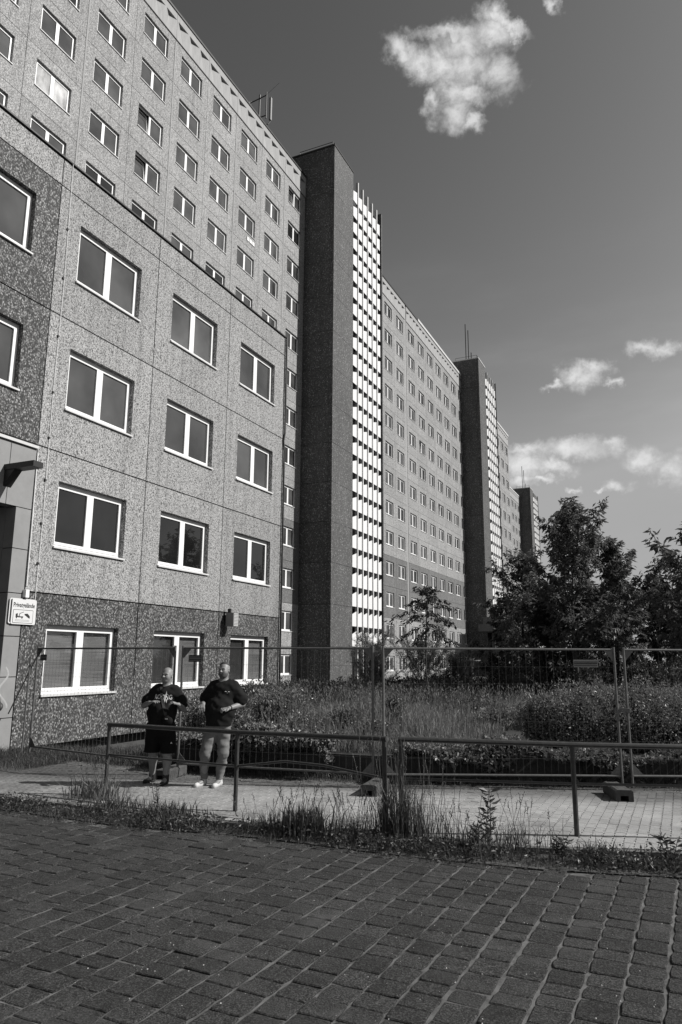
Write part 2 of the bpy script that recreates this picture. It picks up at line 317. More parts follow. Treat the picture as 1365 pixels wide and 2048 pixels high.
def mesh_np(name, V, F, mat=None, smooth=False):
    V = np.asarray(V, np.float32); F = np.asarray(F, np.int32)
    me = bpy.data.meshes.new(name); me.vertices.add(len(V)); me.vertices.foreach_set('co', V.ravel())
    k = F.shape[1]; me.loops.add(F.size); me.loops.foreach_set('vertex_index', F.ravel())
    me.polygons.add(len(F)); me.polygons.foreach_set('loop_start', np.arange(0, F.size, k, dtype=np.int32))
    me.update(calc_edges=True)
    if not smooth: me.shade_flat()
    if mat: me.materials.append(mat)
    return me
def norm(a): return a/np.maximum(np.linalg.norm(a, axis=1, keepdims=True), 1e-9)
def leaf_arrays(P, D, size, width=.45, fold=.25, rng=R):
    """folded rhombus leaves at P pointing along D"""
    n = len(P); D = norm(D); S = norm(np.cross(D, rng.normal(size=(n, 3)))); U = np.cross(D, S)
    size = np.asarray(size).reshape(-1, 1)*np.ones((n, 1))
    b = P; t = P + D*size; mid = P + D*size*.45
    l = mid + S*size*width*.5 + U*size*fold*.5; r = mid - S*size*width*.5 + U*size*fold*.5
    V = np.stack([b, l, t, r], 1).reshape(-1, 3); i = np.arange(n)*4
    F = np.concatenate([np.stack([i, i+1, i+2], 1), np.stack([i, i+2, i+3], 1)])
    return V, F
def blades(P, h, w, lean, rng=R):
    n = len(P); a = rng.uniform(0, 2*np.pi, n); d = np.stack([np.cos(a), np.sin(a), np.zeros(n)], 1)
    b = rng.uniform(0, 2*np.pi, n); s = np.stack([np.cos(b), np.sin(b), np.zeros(n)], 1)*np.reshape(w, (-1, 1))*.5
    h = np.asarray(h).reshape(-1, 1)*np.ones((n, 1)); lean = np.asarray(lean).reshape(-1, 1)*np.ones((n, 1)); z = np.array([[0, 0, 1.]])
    m_ = P + d*h*lean*.3 + z*h*.55; t = P + d*h*lean + z*h*(1-.35*lean)
    V = np.stack([P-s, P+s, m_-s*.8, m_+s*.8, t], 1).reshape(-1, 3); i = np.arange(n)*5
    F = np.concatenate([np.stack([i, i+1, i+3], 1), np.stack([i, i+3, i+2], 1), np.stack([i+2, i+3, i+4], 1)])
    return V, F
def merge(parts):
    Vs, Fs, o = [], [], 0
    for V, F in parts: Vs.append(V); Fs.append(F+o); o += len(V)
    return np.concatenate(Vs), np.concatenate(Fs)
cam_R = np.array(cam.matrix_world.to_3x3())
def pix(P):
    """picture coordinates, only used to choose which pieces are near enough to be single objects"""
    q = np.asarray(P) @ cam_R; z = -q[:, 2]; z = np.where(z < .1, .1, z)
    return 682.5 + 1447.5*q[:, 0]/z, 1024 - 1447.5*q[:, 1]/z, -q[:, 2]

# ------------------------------------------------------------------ setting: ground, road, sidewalk
GZ = -1.9
def sheet(name, pts, z, mat, label=None):
    mb = MB().poly([(x, y, z) for x, y in pts]); return tag(mb.build(name, mat), label, kind='structure')
sheet('ground', [(-900, -500), (900, -500), (900, 1500), (-900, 1500)], -2.25, FIELD)
sheet('road', [(-14, -6), (9, -6), (9, 7.9), (9, 9.6), (-.15, 8.0), (-1.3, 7.7), (-4.4, 7.52), (-6.5, 7.3), (-14, 7.5)], -1.9685, JOINTSAND)
sheet('verge', [(-14, 7.38), (-6.4, 7.2), (-4.4, 7.42), (-2.5, 7.42), (-1.3, 7.55), (-.1, 7.85), (9, 9.5), (9, 12.3), (.2, 8.75), (-1.9, 8.2), (-3.6, 7.9), (-8.8, 7.85), (-14, 7.9)], -1.953, SOIL)
side_poly = [(-12.75, 7.85), (-8.8, 7.75), (-5.8, 7.75), (-3.6, 7.85), (-1.9, 8.1), (-.15, 8.62), (9, 12.2), (9, 17.5), (1.5, 14.1), (-1, 13.1), (-4.4, 11.8), (-8, 11.2), (-12.75, 11.3)]
mb = MB().prism([(x, y, -1.98) for x, y in side_poly], (0, 0, .065)); SW = tag(mb.build('sidewalk', JOINTSAND), kind='structure')
# kerb stones along the near edge of the sidewalk
kerb_line = [(-12.7, 7.8), (-8.8, 7.7), (-5.8, 7.7), (-3.6, 7.8), (-1.9, 8.05), (-.15, 8.57), (4, 10.2)]
def along(line, step):
    pts = [Vector((*p, 0)) for p in line]; out = []; acc = 0
    for a, b_ in zip(pts, pts[1:]):
        l = (b_-a).length; d = (b_-a)/l; t = acc
        while t < l: out.append((a+d*t, d)); t += step
        acc = t-l
    return out
for P_, d in along(kerb_line, 1.0):
    n_ = Vector((-d.y, d.x, 0)); j = rnd.uniform(-.006, .006)
    a = P_; q = P_+d*.985
    MB().prism([(p.x, p.y, -1.99) for p in (a-n_*.08, q-n_*.08, q, a)], (0, 0, .10+j)).build('kerb_stone', KERB, SW)

def inpoly(x, y, poly):
    x = np.asarray(x); y = np.asarray(y); c = np.zeros(x.shape, bool); n = len(poly)
    for i in range(n):
        x1, y1 = poly[i]; x2, y2 = poly[(i+1) % n]
        m_ = (y1 > y) != (y2 > y)
        with np.errstate(divide='ignore', invalid='ignore'): xi = (x2-x1)*(y-y1)/(y2-y1)+x1
        c ^= m_ & (x < xi)
    return c
def stone(outline, h, bev, zt):
    """outline: list of (x,y) around the centre -> V,F (tri list) with a bevelled top"""
    k = len(outline); V = []
    for x, y in outline: V.append((x, y, zt-h))
    for x, y in outline: V.append((x, y, zt-bev))
    for x, y in outline:
        l = math.hypot(x, y); V.append((x*(1-bev*1.3/l), y*(1-bev*1.3/l), zt))
    F = []
    for lvl in (0, 1):
        for i in range(k): j = (i+1) % k; a = lvl*k; F += [(a+i, a+j, a+k+j), (a+i, a+k+j, a+k+i)]
    for i in range(1, k-1): F.append((2*k, 2*k+i, 2*k+i+1))
    return np.array(V, float), np.array(F)
def tone_attr(me, vals):
    a = me.color_attributes.new('tone', 'FLOAT_COLOR', 'POINT'); v = np.ones((len(me.vertices), 4), np.float32); v[:, :3] = np.asarray(vals, np.float32).reshape(-1, 1); a.data.foreach_set('color', v.ravel())
def lay(stones, mat, base_obj, name, stuffname, n_single, variants):
    """stones: list of dict(x,y,z,rot,sx,sy,tilt,tone,var)"""
    P = np.array([(s['x'], s['y'], s['z']) for s in stones]); px, py, dz = pix(P)
    size = np.where((dz > .3) & (px > -60) & (px < 1425) & (py < 2110) & (py > 0), 1/np.maximum(dz, .3), 0)
    order = np.argsort(-size); single = set(int(i) for i in order[:n_single])
    tones = [.78, .9, 1.0, 1.12, 1.28]; meshes = {}
    parts = []; tv = []
    for i, s in enumerate(stones):
        V, F = variants[s['var']]
        if i in single:
            ti = min(range(5), key=lambda k: abs(tones[k]-s['tone'])); key = (s['var'], ti)
            if key not in meshes:
                me = mesh_np(name, V, F, mat); tone_attr(me, np.full(len(V), tones[ti])); meshes[key] = me
            o = link(name, meshes[key], base_obj, (s['x'], s['y'], s['z'])); o.rotation_euler = (s['tx'], s['ty'], s['rot']); o.scale = (s['sx'], s['sy'], 1)
        else:
            W = V*np.array([s['sx'], s['sy'], 1]); c_, s_ = math.cos(s['rot']), math.sin(s['rot'])
            W = np.stack([W[:, 0]*c_-W[:, 1]*s_, W[:, 0]*s_+W[:, 1]*c_, W[:, 2] + W[:, 0]*-s['ty'] + W[:, 1]*s['tx']], 1) + P[i]
            parts.append((W, F)); tv.append(np.full(len(W), s['tone']))
    V, F = merge(parts); me = mesh_np(stuffname, V, F, mat); tone_attr(me, np.concatenate(tv)); tag(link(stuffname, me, base_obj), kind='stuff')

# road setts: rows run along +Y, 0.235 m apart
variants = []
for k in range(9):
    q = random.Random(k); o = []
    hw, hl = .112, .5
    for ax, ay in ((-1, -1), (0, -1), (1, -1), (1, -.35), (1, .35), (1, 1), (0, 1), (-1, 1), (-1, .35), (-1, -.35)):
        cx = .94 if abs(ax) == 1 and abs(ay) == 1 else 1
        o.append((ax*hw*cx*q.uniform(.92, 1.02), ay*.112*cx*q.uniform(.95, 1.0)))
    variants.append(stone(o, .05, .006, 0))
stones = []
x = -13.5; ci = 0
road_in = [(-14, -2), (6, -2), (6, 9.0), (1.0, 8.15), (-.15, 7.85), (-1.3, 7.55), (-4.4, 7.4), (-6.5, 7.15), (-14, 7.35)]
while x < 6:
    y = -.5 + rnd.uniform(0, .25)
    while y < 8.2:
        Lg = rnd.choice([.17, .19, .21, .225, .235, .25, .27]); 
        xx = x + .018*(y-6) + .006*math.sin(y*.9+ci) ; yy = y+Lg/2
        low = .003*math.sin(xx*1.7)*math.cos(yy*1.3)
        tone = 1 + rnd.gauss(0, .13)
        stones.append(dict(x=xx, y=yy, z=-1.958+low+rnd.gauss(0, .002), rot=rnd.gauss(-.018, .018), sx=1.01+rnd.gauss(0, .012), sy=(Lg+.001)/.224, tx=rnd.gauss(0, .010), ty=rnd.gauss(0, .007), tone=min(1.4, max(.7, tone)), var=rnd.randrange(9)))
        y += Lg
    x += .235; ci += 1
ok = inpoly([s['x'] for s in stones], [s['y'] for s in stones], road_in)
stones = [s for s, k in zip(stones, ok) if k]
P = np.array([(s['x'], s['y'], s['z']) for s in stones]); px, py, dz = pix(P)
stones = [s for s, a, b_, c_ in zip(stones, px, py, dz) if c_ > .5 and -350 < a < 1750 and b_ < 2500]
lay(stones, SETT, bpy.data.objects['road'], 'paving_block', 'paving_blocks', 300, variants)

# sidewalk pavers with zigzag long edges
def zig():
    hw, hl = .056, .118; z = .011
    o = [(-hw+z, -hl), (hw-z*0, -hl)]
    right = [(hw, -hl), (hw+z, -hl*.5), (hw, 0), (hw+z, hl*.5), (hw, hl)]
    left = [(-hw, hl), (-hw+z, hl*.5), (-hw, 0), (-hw+z, -hl*.5), (-hw, -hl)]
    return [(p[0]*.975, p[1]*.985) for p in right+left]
pv = [stone(zig(), .05, .005, 0)]
stones = []; x = -12.7; ci = 0
while x < 5.5:
    y = 7.0 + (ci*.038) % .242
    while y < 15:
        stones.append(dict(x=x, y=y, z=-1.903+.008*math.sin(x*1.1+y)+rnd.gauss(0, .0012), rot=rnd.gauss(0, .01), sx=1, sy=1, tx=rnd.gauss(0, .003), ty=rnd.gauss(0, .003), tone=min(1.25, max(.8, 1+rnd.gauss(0, .06))), var=0)); y += .242
    x += .1135; ci += 1
pave_poly = [(-12.7, 7.9), (-8.8, 7.8), (-5.8, 7.8), (-3.6, 7.9), (-1.9, 8.15), (-.15, 8.68), (6, 11.1), (6, 14.6), (1.3, 12.95), (-.9, 11.9), (-4.4, 10.55), (-7.5, 10.15), (-12.7, 10.6)]
ok = inpoly([s['x'] for s in stones], [s['y'] for s in stones], pave_poly)
stones = [s for s, k in zip(stones, ok) if k]
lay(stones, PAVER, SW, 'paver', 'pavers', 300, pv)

# ------------------------------------------------------------------ facade kit
WW, WH = 2.30, 1.56
def panel_mesh(name, y0, y1, z0, z1, mat, t=.2, hole=True):
    mb = MB(); a, b_ = WW/2, WH/2
    if not hole: return MB().box(-t, 0, y0, y1, z0, z1).mesh(name, mat)
    ys = [y0, -a, a, y1]; zs = [z0, -b_, b_, z1]
    for i in range(3):
        for j in range(3):
            if i == 1 and j == 1: continue
            mb.poly([(0, ys[i], zs[j]), (0, ys[i+1], zs[j]), (0, ys[i+1], zs[j+1]), (0, ys[i], zs[j+1])])
            mb.poly([(-t, ys[i], zs[j]), (-t, ys[i], zs[j+1]), (-t, ys[i+1], zs[j+1]), (-t, ys[i+1], zs[j])])
    for (p, q) in (((y0, z0), (y1, z0)), ((y1, z0), (y1, z1)), ((y1, z1), (y0, z1)), ((y0, z1), (y0, z0))):
        mb.poly([(0, *p), (-t, *p), (-t, *q), (0, *q)])
    for (p, q) in (((-a, -b_), (a, -b_)), ((a, -b_), (a, b_)), ((a, b_), (-a, b_)), ((-a, b_), (-a, -b_))):
        mb.poly([(0, *p), (0, *q), (-t, *q), (-t, *p)])
    return mb.mesh(name, mat)
def ring(mb, x0, x1, y0, y1, z0, z1, w):
    mb.box(x0, x1, y0, y0+w, z0, z1).box(x0, x1, y1-w, y1, z0, z1).box(x0, x1, y0+w, y1-w, z0, z0+w).box(x0, x1, y0+w, y1-w, z1-w, z1)
def window_meshes(ajar=False):
    a, b_ = WW/2, WH/2
    mb = MB(); ring(mb, -.21, -.135, -a+.002, a-.002, -b_+.032, b_-.002, .065)
    mb.box(-.207, -.132, -.04, .04, -b_+.098, b_-.068)
    for s_ in (-1, 1):
        y0, y1 = (-a+.069, -.043) if s_ < 0 else (.043, a-.069)
        if ajar and s_ < 0:
            m2 = MB(); ring(m2, -.185, -.12, y0, y1, -b_+.10, b_-.07, .065)
            for (X, Y, Z) in m2.v: mb.v.append((X-(Z+b_)*.13-.01, Y, Z))
            k = len(mb.v)-len(m2.v); mb.f += [tuple(i+k for i in f) for f in m2.f]
        else: ring(mb, -.185, -.12, y0, y1, -b_+.10, b_-.07, .065)
    mb.box(-.2, -.122, -.043, .043, -b_+.0985, b_-.0685)
    mb.box(-.13, -.105, -a+.06, a-.06, -b_+.034, -b_+.075)
    fr_ = mb.mesh('window', FRAME)
    pn = {}
    for s_ in (-1, 1):
        y0, y1 = (-a+.135, -.108) if s_ < 0 else (.108, a-.135)
        for nm, mt in (('n', GLASS), ('d', GLASS_DARK), ('c', CLEAR)):
            pts = [(-.155, y0, -b_+.16), (-.155, y1, -b_+.16), (-.155, y1, b_-.13), (-.155, y0, b_-.13)]
            if ajar and s_ < 0: pts = [(X-(Z+b_)*.13-.01, Y, Z) for X, Y, Z in pts]
            pn[(s_, nm)] = MB().prism(pts, (-.012, 0, 0)).mesh('pane', mt)
    sl_ = MB().box(-.13, .002, -a+.003, a-.003, -b_+.001, -b_+.03).box(.002, .05, -a-.03, a+.03, -b_-.012, -b_+.03).mesh('sill', SILL)
    return fr_, pn, sl_
WIN = window_meshes(); WIN_AJ = window_meshes(True)
def add_window(parent, loc, kind='n', ajar=False):
    F_, Pn, S_ = WIN_AJ if ajar else WIN
    w = link('window', F_, parent, loc)
    for s_ in (-1, 1): link('pane', Pn[(s_, kind)], w)
    link('sill', S_, w)
    return w

# ------------------------------------------------------------------ the low front wing
LX = -12.8
low = empty('office_wing', (LX, 11.35, GZ), 'four storey pebble clad office wing with a dark ground floor, nearest building on the left', 'building')
def lpart(o): o.location = Vector(o.location) - Vector((LX, 11.35, GZ)); return o
def rel(x, y, z): return (x-LX, y-11.35, z-GZ)
PW = 3.693
pm = {('w', mt.name): panel_mesh('wall_panel', -PW/2+.014, PW/2-.014, -1.83+.016, 1.46-.016, mt) for mt in (LIGHT_PEBBLE, DARK_PEBBLE)}
par = panel_mesh('parapet_panel', -PW/2+.014, PW/2-.014, 0.016, .69, LIGHT_PEBBLE, hole=False)
zc = [-.07, 3.22, 6.51, 9.80]
mb = MB().box(-11.5, -.5, 0, 22.5-11.35-.01, -.3, 13.9).box(-11.5, -.5, -11.09, -.005, 5.1, 13.9)
wall = mb.build('wall', CORE, low)
for k in range(-3, 3 + 0):
    yc = 11.35 + PW*(k+.5)
    for r in range(4):
        if r < 2 and k < 0: continue
        mt = DARK_PEBBLE if (r == 0 or k in (-1, -2)) else LIGHT_PEBBLE
        if k < -2 and r < 2: continue
        link('wall_panel', pm[('w', mt.name)], low, rel(LX, yc, zc[r]))
        knd = 'c' if r == 0 else ('d' if r == 1 else 'n')
        w = add_window(low, rel(LX, yc, zc[r]), knd)
        if r == 0:
            # venetian blind behind the clear glass
            mb = MB(); full = k != 2
            for s_ in (-1, 1):
                if k in (1, 2) and s_ < 0: continue
                y0, y1 = (-WW/2+.12, -.1) if s_ < 0 else (.1, WW/2-.12)
                z = WH/2-.14
                while z > -WH/2+.15:
                    t_ = rnd.gauss(0, .003)
                    mb.poly([(-.215, y0, z), (-.215, y1, z+t_*.3), (-.235, y1, z-.027+t_), (-.235, y0, z-.027)]); z -= .031
            if mb.f: tag(mb.build('venetian_blind', SLATB, w), kind='stuff')
            if k in (1, 2):
                mb = MB(); z = WH/2-.14
                while z > -WH/2+.15: mb.poly([(-.215, -WW/2+.12, z), (-.215, -.1, z), (-.235, -.1, z-.027), (-.235, -WW/2+.12, z-.027)]); z -= .031
                tag(mb.build('venetian_blind', BLINDG, w), kind='stuff')
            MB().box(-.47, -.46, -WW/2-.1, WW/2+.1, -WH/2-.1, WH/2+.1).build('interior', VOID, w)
    link('parapet_panel', par, low, rel(LX, yc, 11.26))
MB().box(-11.6, .03, -11.2, 22.5-11.35+.05, 13.905, 13.945).build('roof_edge', ROOFEDGE, low)
MB().box(-.5, -.3, 0.0, 22.45-11.35, -.35, -.02).build('plinth', CORE, low)  # dark colour stands in for the shadow gap below the panels
MB().box(-11.5, -.0, 22.452-11.35, 22.53-11.35, -.3, 13.89).build('gable_panel', LIGHT_PEBBLE, low)
MB().tube([rel(LX+.06, 22.49, 12.0), rel(LX+.06, 22.49, 8.2), rel(LX+.04, 22.44, 7.9), rel(LX+.06, 22.47, 7.5), rel(LX+.06, 22.49, -1.2)], .035, 8).build('downpipe', BLACK, low)
# entrance cladding left of Y = 11.35, below z = 4.62
for (y0, y1, z0, z1) in ((10.93, 11.34, -1.95, -1.25), (10.93, 11.34, -1.24, -.42), (10.93, 11.34, -.41, .42), (10.93, 11.34, .43, 1.33), (10.93, 11.34, 1.34, 2.28), (10.93, 11.34, 2.29, 3.18),
                         (10.66, 11.34, 3.19, 4.56), (9.95, 10.65, 3.19, 4.56), (9.24, 9.94, 3.19, 4.56), (8.53, 9.23, 3.19, 4.56), (7.82, 8.52, 3.19, 4.56), (7.11, 7.81, 3.19, 4.56), (6.4, 7.1, 3.19, 4.56)):
    MB().box(-.3, .0, y0-11.35, y1-11.35-.006, z0-GZ, z1-GZ-.008).build('cladding_slab', PIER, low)
MB().box(-.3, .05, 4.0-11.35, 11.34-11.35, 4.575-GZ, 4.64-GZ).build('entrance_drip_edge', WHITE_EDGE, low)
MB().box(-.5, -.3, 4.0-11.35, 11.33-11.35, 5.1, 6.5).build('entrance_wall', CORE, low)
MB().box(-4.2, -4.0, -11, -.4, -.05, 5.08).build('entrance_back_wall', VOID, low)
for i in range(6):
    for j in range(5): MB().box(-.302-.9*(j+1), -.302-.9*j-.008, 10.93-11.35, 11.34-11.35, -.3+.9*i, .592+.9*i).build('cladding_slab', PIER, low)
mb = MB(); mb.box(0, .86, 10.52-11.35, 10.78-11.35, 3.90-GZ, 4.02-GZ); mb.prism([(.0, 10.54-11.35, 3.90-GZ), (.0, 10.54-11.35, 3.55-GZ), (.3, 10.54-11.35, 3.90-GZ)], (0, .2, 0)); mb.build('steel_bracket', BLACK, low)
# conduit, junction box and thin dark cable with clips
MB().tube([rel(LX+.02, 11.352, 4.5), rel(LX+.02, 11.37, 2.9), rel(LX+.02, 11.38, 1.5)], .013, 6).build('conduit', FRAME, low)
MB().box(0, .1, 11.31-11.35, 11.40-11.35, 1.25-GZ, 1.42-GZ).build('junction_box', FRAME, low)
mb = MB().tube([rel(LX+.02, 11.62, 12.0), rel(LX+.025, 11.66, 9), rel(LX+.02, 11.63, 6), rel(LX+.025, 11.66, 3), rel(LX+.02, 11.64, 1.0)], .007, 5); mb.build('cable', FRAME, low)
for z in (10.2, 8.9, 7.4, 6.0, 4.9, 3.9, 2.9, 2.0): MB().box(0, .03, .26, .31, z-GZ, z-GZ+.05).build('cable_clip', BLACK, low)
# flood light box at the right
lamp = empty('wall_floodlight', (LX, 19.1, 1.2), 'square floodlight box on the facade above the ground floor windows, between second and third window', 'floodlight')
MB().box(.1, .38, -.12, .16, -.25, .17).build('housing', plain("floodlight_case", .28, .5, .05), lamp)
mb = MB()
for k in range(9): mb.box(.381, .39, -.10, .14, -.23+k*.044, -.212+k*.044)
mb.build('vent_slats', SLATB, lamp)
MB().box(0, .1, -.03, .05, -.05, .1).box(.1, .2, -.03, .03, .17, .3).build('mount', BLACK, lamp)

# graffiti on the pier
mb = MB(); pts = [(11.02+.11*math.sin(a*1.5+.3)+.02*a*.4, -.22-.16*a) for a in np.linspace(0, 5.2, 26)]
mb2 = MB().tube([rel(LX+.001, y, z) for y, z in pts], .022, 4); mb2.v = [(min(v[0], .004), v[1], v[2]) for v in mb2.v]; mb2.build('graffiti', plain("pale_spray_paint", .42, .7, .2, 20), low)

# sign
sg = empty('private_ground_sign', (LX+.03, 11.33, .95), 'white sign reading Privatgelände with a tow truck picture, on the entrance pier', 'sign')
def rrect(y0, y1, z0, z1, r, n=5):
    o = []
    for cy, cz, a0 in ((y1-r, z1-r, 0), (y0+r, z1-r, 90), (y0+r, z0+r, 180), (y1-r, z0+r, 270)):
        for k in range(n+1): a = math.radians(a0+90*k/n); o.append((cy+r*math.cos(a), cz+r*math.sin(a)))
    return o
def plate(name, y0, y1, z0, z1, r, x, mat, d=.006):
    return MB().prism([(x, a, b_) for a, b_ in rrect(y0, y1, z0, z1, r)], (d, 0, 0)).build(name, mat, sg)
plate('back_plate', -.36, .32, -.265, .27, .04, 0, SIGNW)
plate('border', -.335, .295, -.245, .25, .035, .0065, SIGNK, .001)
plate('face_plate', -.30, .345, -.275, .262, .04, .009, SIGNW)
plate('inner_frame', -.26, .27, -.25, .035, .02, .0155, SIGNK, .001)
plate('picture_field', -.25, .26, -.24, .025, .015, .017, SIGNW, .001)
def text_mesh(body, size, mat, name, bold=False):
    cu = bpy.data.curves.new('txt', 'FONT'); cu.body = body; cu.size = size; cu.align_x = 'CENTER'; cu.align_y = 'CENTER'; cu.resolution_u = 3
    if bold: cu.offset = size*.018
    o = bpy.data.objects.new('txt', cu); col.objects.link(o); bpy.context.view_layer.update()
    me = bpy.data.meshes.new_from_object(o.evaluated_get(bpy.context.evaluated_depsgraph_get())); bpy.data.objects.remove(o); bpy.data.curves.remove(cu)
    me.name = name; me.materials.clear(); me.materials.append(mat); return me
tm = text_mesh('Privatgelände', .1, SIGNK, 'lettering', True)
v = np.array([q.co[:] for q in tm.vertices]); w_ = np.ptp(v[:, 0])
V = np.stack([np.full(len(v), .0175), v[:, 0]*(.56/w_)+.015, v[:, 1]*1.35+.13], 1); tm.vertices.foreach_set('co', V.astype(np.float32).ravel()); link('lettering', tm, sg)
mb = MB()   # tow truck and lifted car
def fl(pts, x=.0192): mb.poly([(x, a, b_) for a, b_ in pts])
fl([(-.19, -.13), (-.19, -.06), (-.14, -.04), (-.13, -.13)]); fl([(-.13, -.13), (-.13, -.105), (.01, -.105), (.01, -.13)])
fl([(-.11, -.105), (-.09, -.04), (.02, -.005), (.02, -.015), (-.075, -.05), (-.09, -.105)])
fl([(.04, -.05), (.12, -.04), (.18, -.09), (.19, -.14), (.16, -.14), (.09, -.10), (.04, -.07)])
for cy in (-.165, -.02): fl([(cy+.016*math.cos(a), -.14+.016*math.sin(a)) for a in np.linspace(0, 2*math.pi, 9)[:-1]])
mb.build('pictogram', SIGNK, sg)
mb = MB()
for z in (-.185, -.21): mb.poly([(.0192, -.2, z), (.0192, .18, z), (.0192, .18, z+.007), (.0192, -.2, z+.007)])
mb.build('small_print', SIGNG, sg)

# ------------------------------------------------------------------ high blocks
HX = -27.1; CP = 3.68; RH = 3.25
hp = {mt.name: panel_mesh('wall_panel', -CP/2+.013, CP/2-.013, -1.88+.014, 1.37-.014, mt) for mt in (FAR_LIGHT, FAR_DARK)}
ap = {}
def attic_mesh(wid):
    """pleated attic plate: three valleys per panel width"""
    mb = MB(); n = 3; p = wid/n; zt = 1.54; zb = .12; top = 2.06; d = .17
    y = 0
    mb.poly([(.04, 0, zt), (.04, wid-.02, zt), (.04, wid-.02, top), (.04, 0, top)])
    for i in range(n):
        y0 = i*p; f = .11; yv = y0+f+(p-f)*.42; y1 = y0+p - (.02 if i == n-1 else 0)
        mb.poly([(.04, y0, zb), (.04, y0+f, zb), (.04, y0+f, zt), (.04, y0, zt)])
        mb.poly([(.04, y0+f, zb), (.04, yv, zb), (-d, yv, zt), (.04, y0+f, zt)])
        mb.poly([(.04, yv, zb), (.04, y1, zb), (.04, y1, zt), (-d, yv, zt)])
        mb.poly([(.04, y0+f, zt), (-d, yv, zt), (.04, y1, zt)])
    mb.poly([(-.1, 0, zb), (.04, 0, zb), (.04, 0, top), (-.1, 0, top)]); mb.poly([(.04, wid-.02, zb), (-.1, wid-.02, zb), (-.1, wid-.02, top), (.04, wid-.02, top)])
    mb.poly([(-.1, 0, zb), (-.1, wid-.02, zb), (.04, wid-.02, zb), (.04, 0, zb)])
    return mb.mesh('attic_panel', ATTIC)
AM = attic_mesh(CP)
def block(name, label, X, ystart, ncol, gaps=(), yend=None, hide=None, edge=ROOFEDGE, ajar=(), bright_from=None):
    root = empty(name, (X, ystart, -2.3), label, 'building')
    def rl(x, y, z): return (x-X, y-ystart, z+2.3)
    y = ystart; cols = []
    for c in range(ncol):
        if c in gaps: y += .4
        cols.append(y); y += CP
    ye = yend or y
    MB().box(-14, -.5, 0, ye-ystart, -.3, 44.3).build('wall', CORE, root)
    for c, y0 in enumerate(cols):
        yc = y0+CP/2
        for r in range(13):
            z = -.48+RH*r
            if hide and hide(yc, z): continue
            mt = FAR_DARK if r in (2, 3) else FAR_LIGHT
            link('wall_panel', hp[mt.name], root, rl(X, yc, z))
            aj = (c, r) in ajar
            add_window(root, rl(X, yc, z), 'n' if rnd.random() > .12 else 'd', aj)
        link('attic_panel', AM, root, rl(X, y0, 39.86))
    for c in gaps: MB().box(-.2, -.03, cols[c]-ystart-.39, cols[c]-ystart-.01, 0, 44.2).build('expansion_strip', ATTIC, root)
    if bright_from is None: MB().box(-14.2, .1, 0, ye-ystart, 41.93+2.3, 42.08+2.3).build('roof_edge', edge, root)
    else:
        MB().box(-14.2, .1, 0, bright_from-ystart, 41.93+2.3, 42.08+2.3).build('roof_edge', edge, root)
        MB().box(-14.2, .14, bright_from-ystart+.01, ye-ystart, 41.93+2.3, 42.25+2.3).build('roof_edge', WHITE_EDGE, root)
    return root, cols
b1, c1 = block('high_block', 'thirteen storey pebble clad slab block rising behind the low wing, upper left', HX, 50.54-CP*11, 11, hide=lambda y, z: z < 18 and y < 43, ajar=((5, 10), (5, 9), (10, 12)))
block('high_block', 'thirteen storey slab block between the first and the second dark stair tower', HX, 61.62, 11, gaps=(4,), yend=101.0, ajar=((5, 8), (7, 6)), bright_from=81)
block('high_block', 'slab block section just beyond the second dark stair tower', HX, 112.3, 6, yend=134.5, bright_from=112.4)
block('high_block', 'set back and farthest slab block section, left of the third dark stair tower', -35.7, 188.8-CP*5, 5, bright_from=170.5, hide=lambda y, z: z < 8)
# seams between panel pairs on the first block, window details
for k in (4, 6, 8, 10): MB().box(.0, .025, CP*k-.05, CP*k+.05, 18, 42).build('seam_cover', ATTIC, b1)
mb = MB()
for k in range(3): mb.box(.003, .05, CP*8+1.9+k*.36, CP*8+2.2+k*.36, 2.3+30.62, 2.3+30.92)
mb.build('vent_grille', FRAME, b1)
# a window whose inside is hung with a marbled curtain
for w in [o for o in b1.children if o.name.startswith('window')]:
    if abs(w.location.y-(c1[3]+CP/2-(50.54-CP*11))) < .1 and abs(w.location.z-(-.48+RH*9+2.3)) < .2:
        for s_, (y0, y1) in ((-1, (-1.01, -.11)), (1, (.11, 1.01))):
            MB().box(-.1545, -.150, y0, y1, -.62, .65).build('curtain', CURTAIN, w)
# rooftop aerial on the first block
an = empty('roof_aerial', (-28.7, 45.1, 42.1), 'mobile phone aerial frame with upright panels on the roof edge of the nearest slab block', 'aerial')
MB().tube([(0, 0, 0), (0, 0, 4.6)], .075, 8).build('mast', BLACK, an)
for xx, z0, z1 in ((-.9, 2.3, 4.3), (.66, 2.1, 4.65)): MB().tube([(xx, 0, z0), (xx, 0, z1)], .05, 8).build('side_pole', BLACK, an)
MB().tube([(-.9, 0, 4.15), (.66, 0, 4.35)], .045, 6).tube([(-.9, 0, 2.4), (.66, 0, 2.4)], .045, 6).build('cross_bar', BLACK, an)
MB().tube([(0, 0, 2.1), (.3, .1, 1.75), (.7, .3, 1.75), (.85, .5, 2.2)], .035, 6).build('cable_loop', BLACK, an)
for xx, yy in ((-1.1, .1), (.82, .42)): MB().box(xx-.09, xx+.09, yy-.1, yy+.1, 2.2, 4.35).build('antenna_panel', LAMPW, an)
MB().tube([(.66, 0, 4.4), (2.0, -.2, 4.9)], .012, 4).build('whip', BLACK, an)

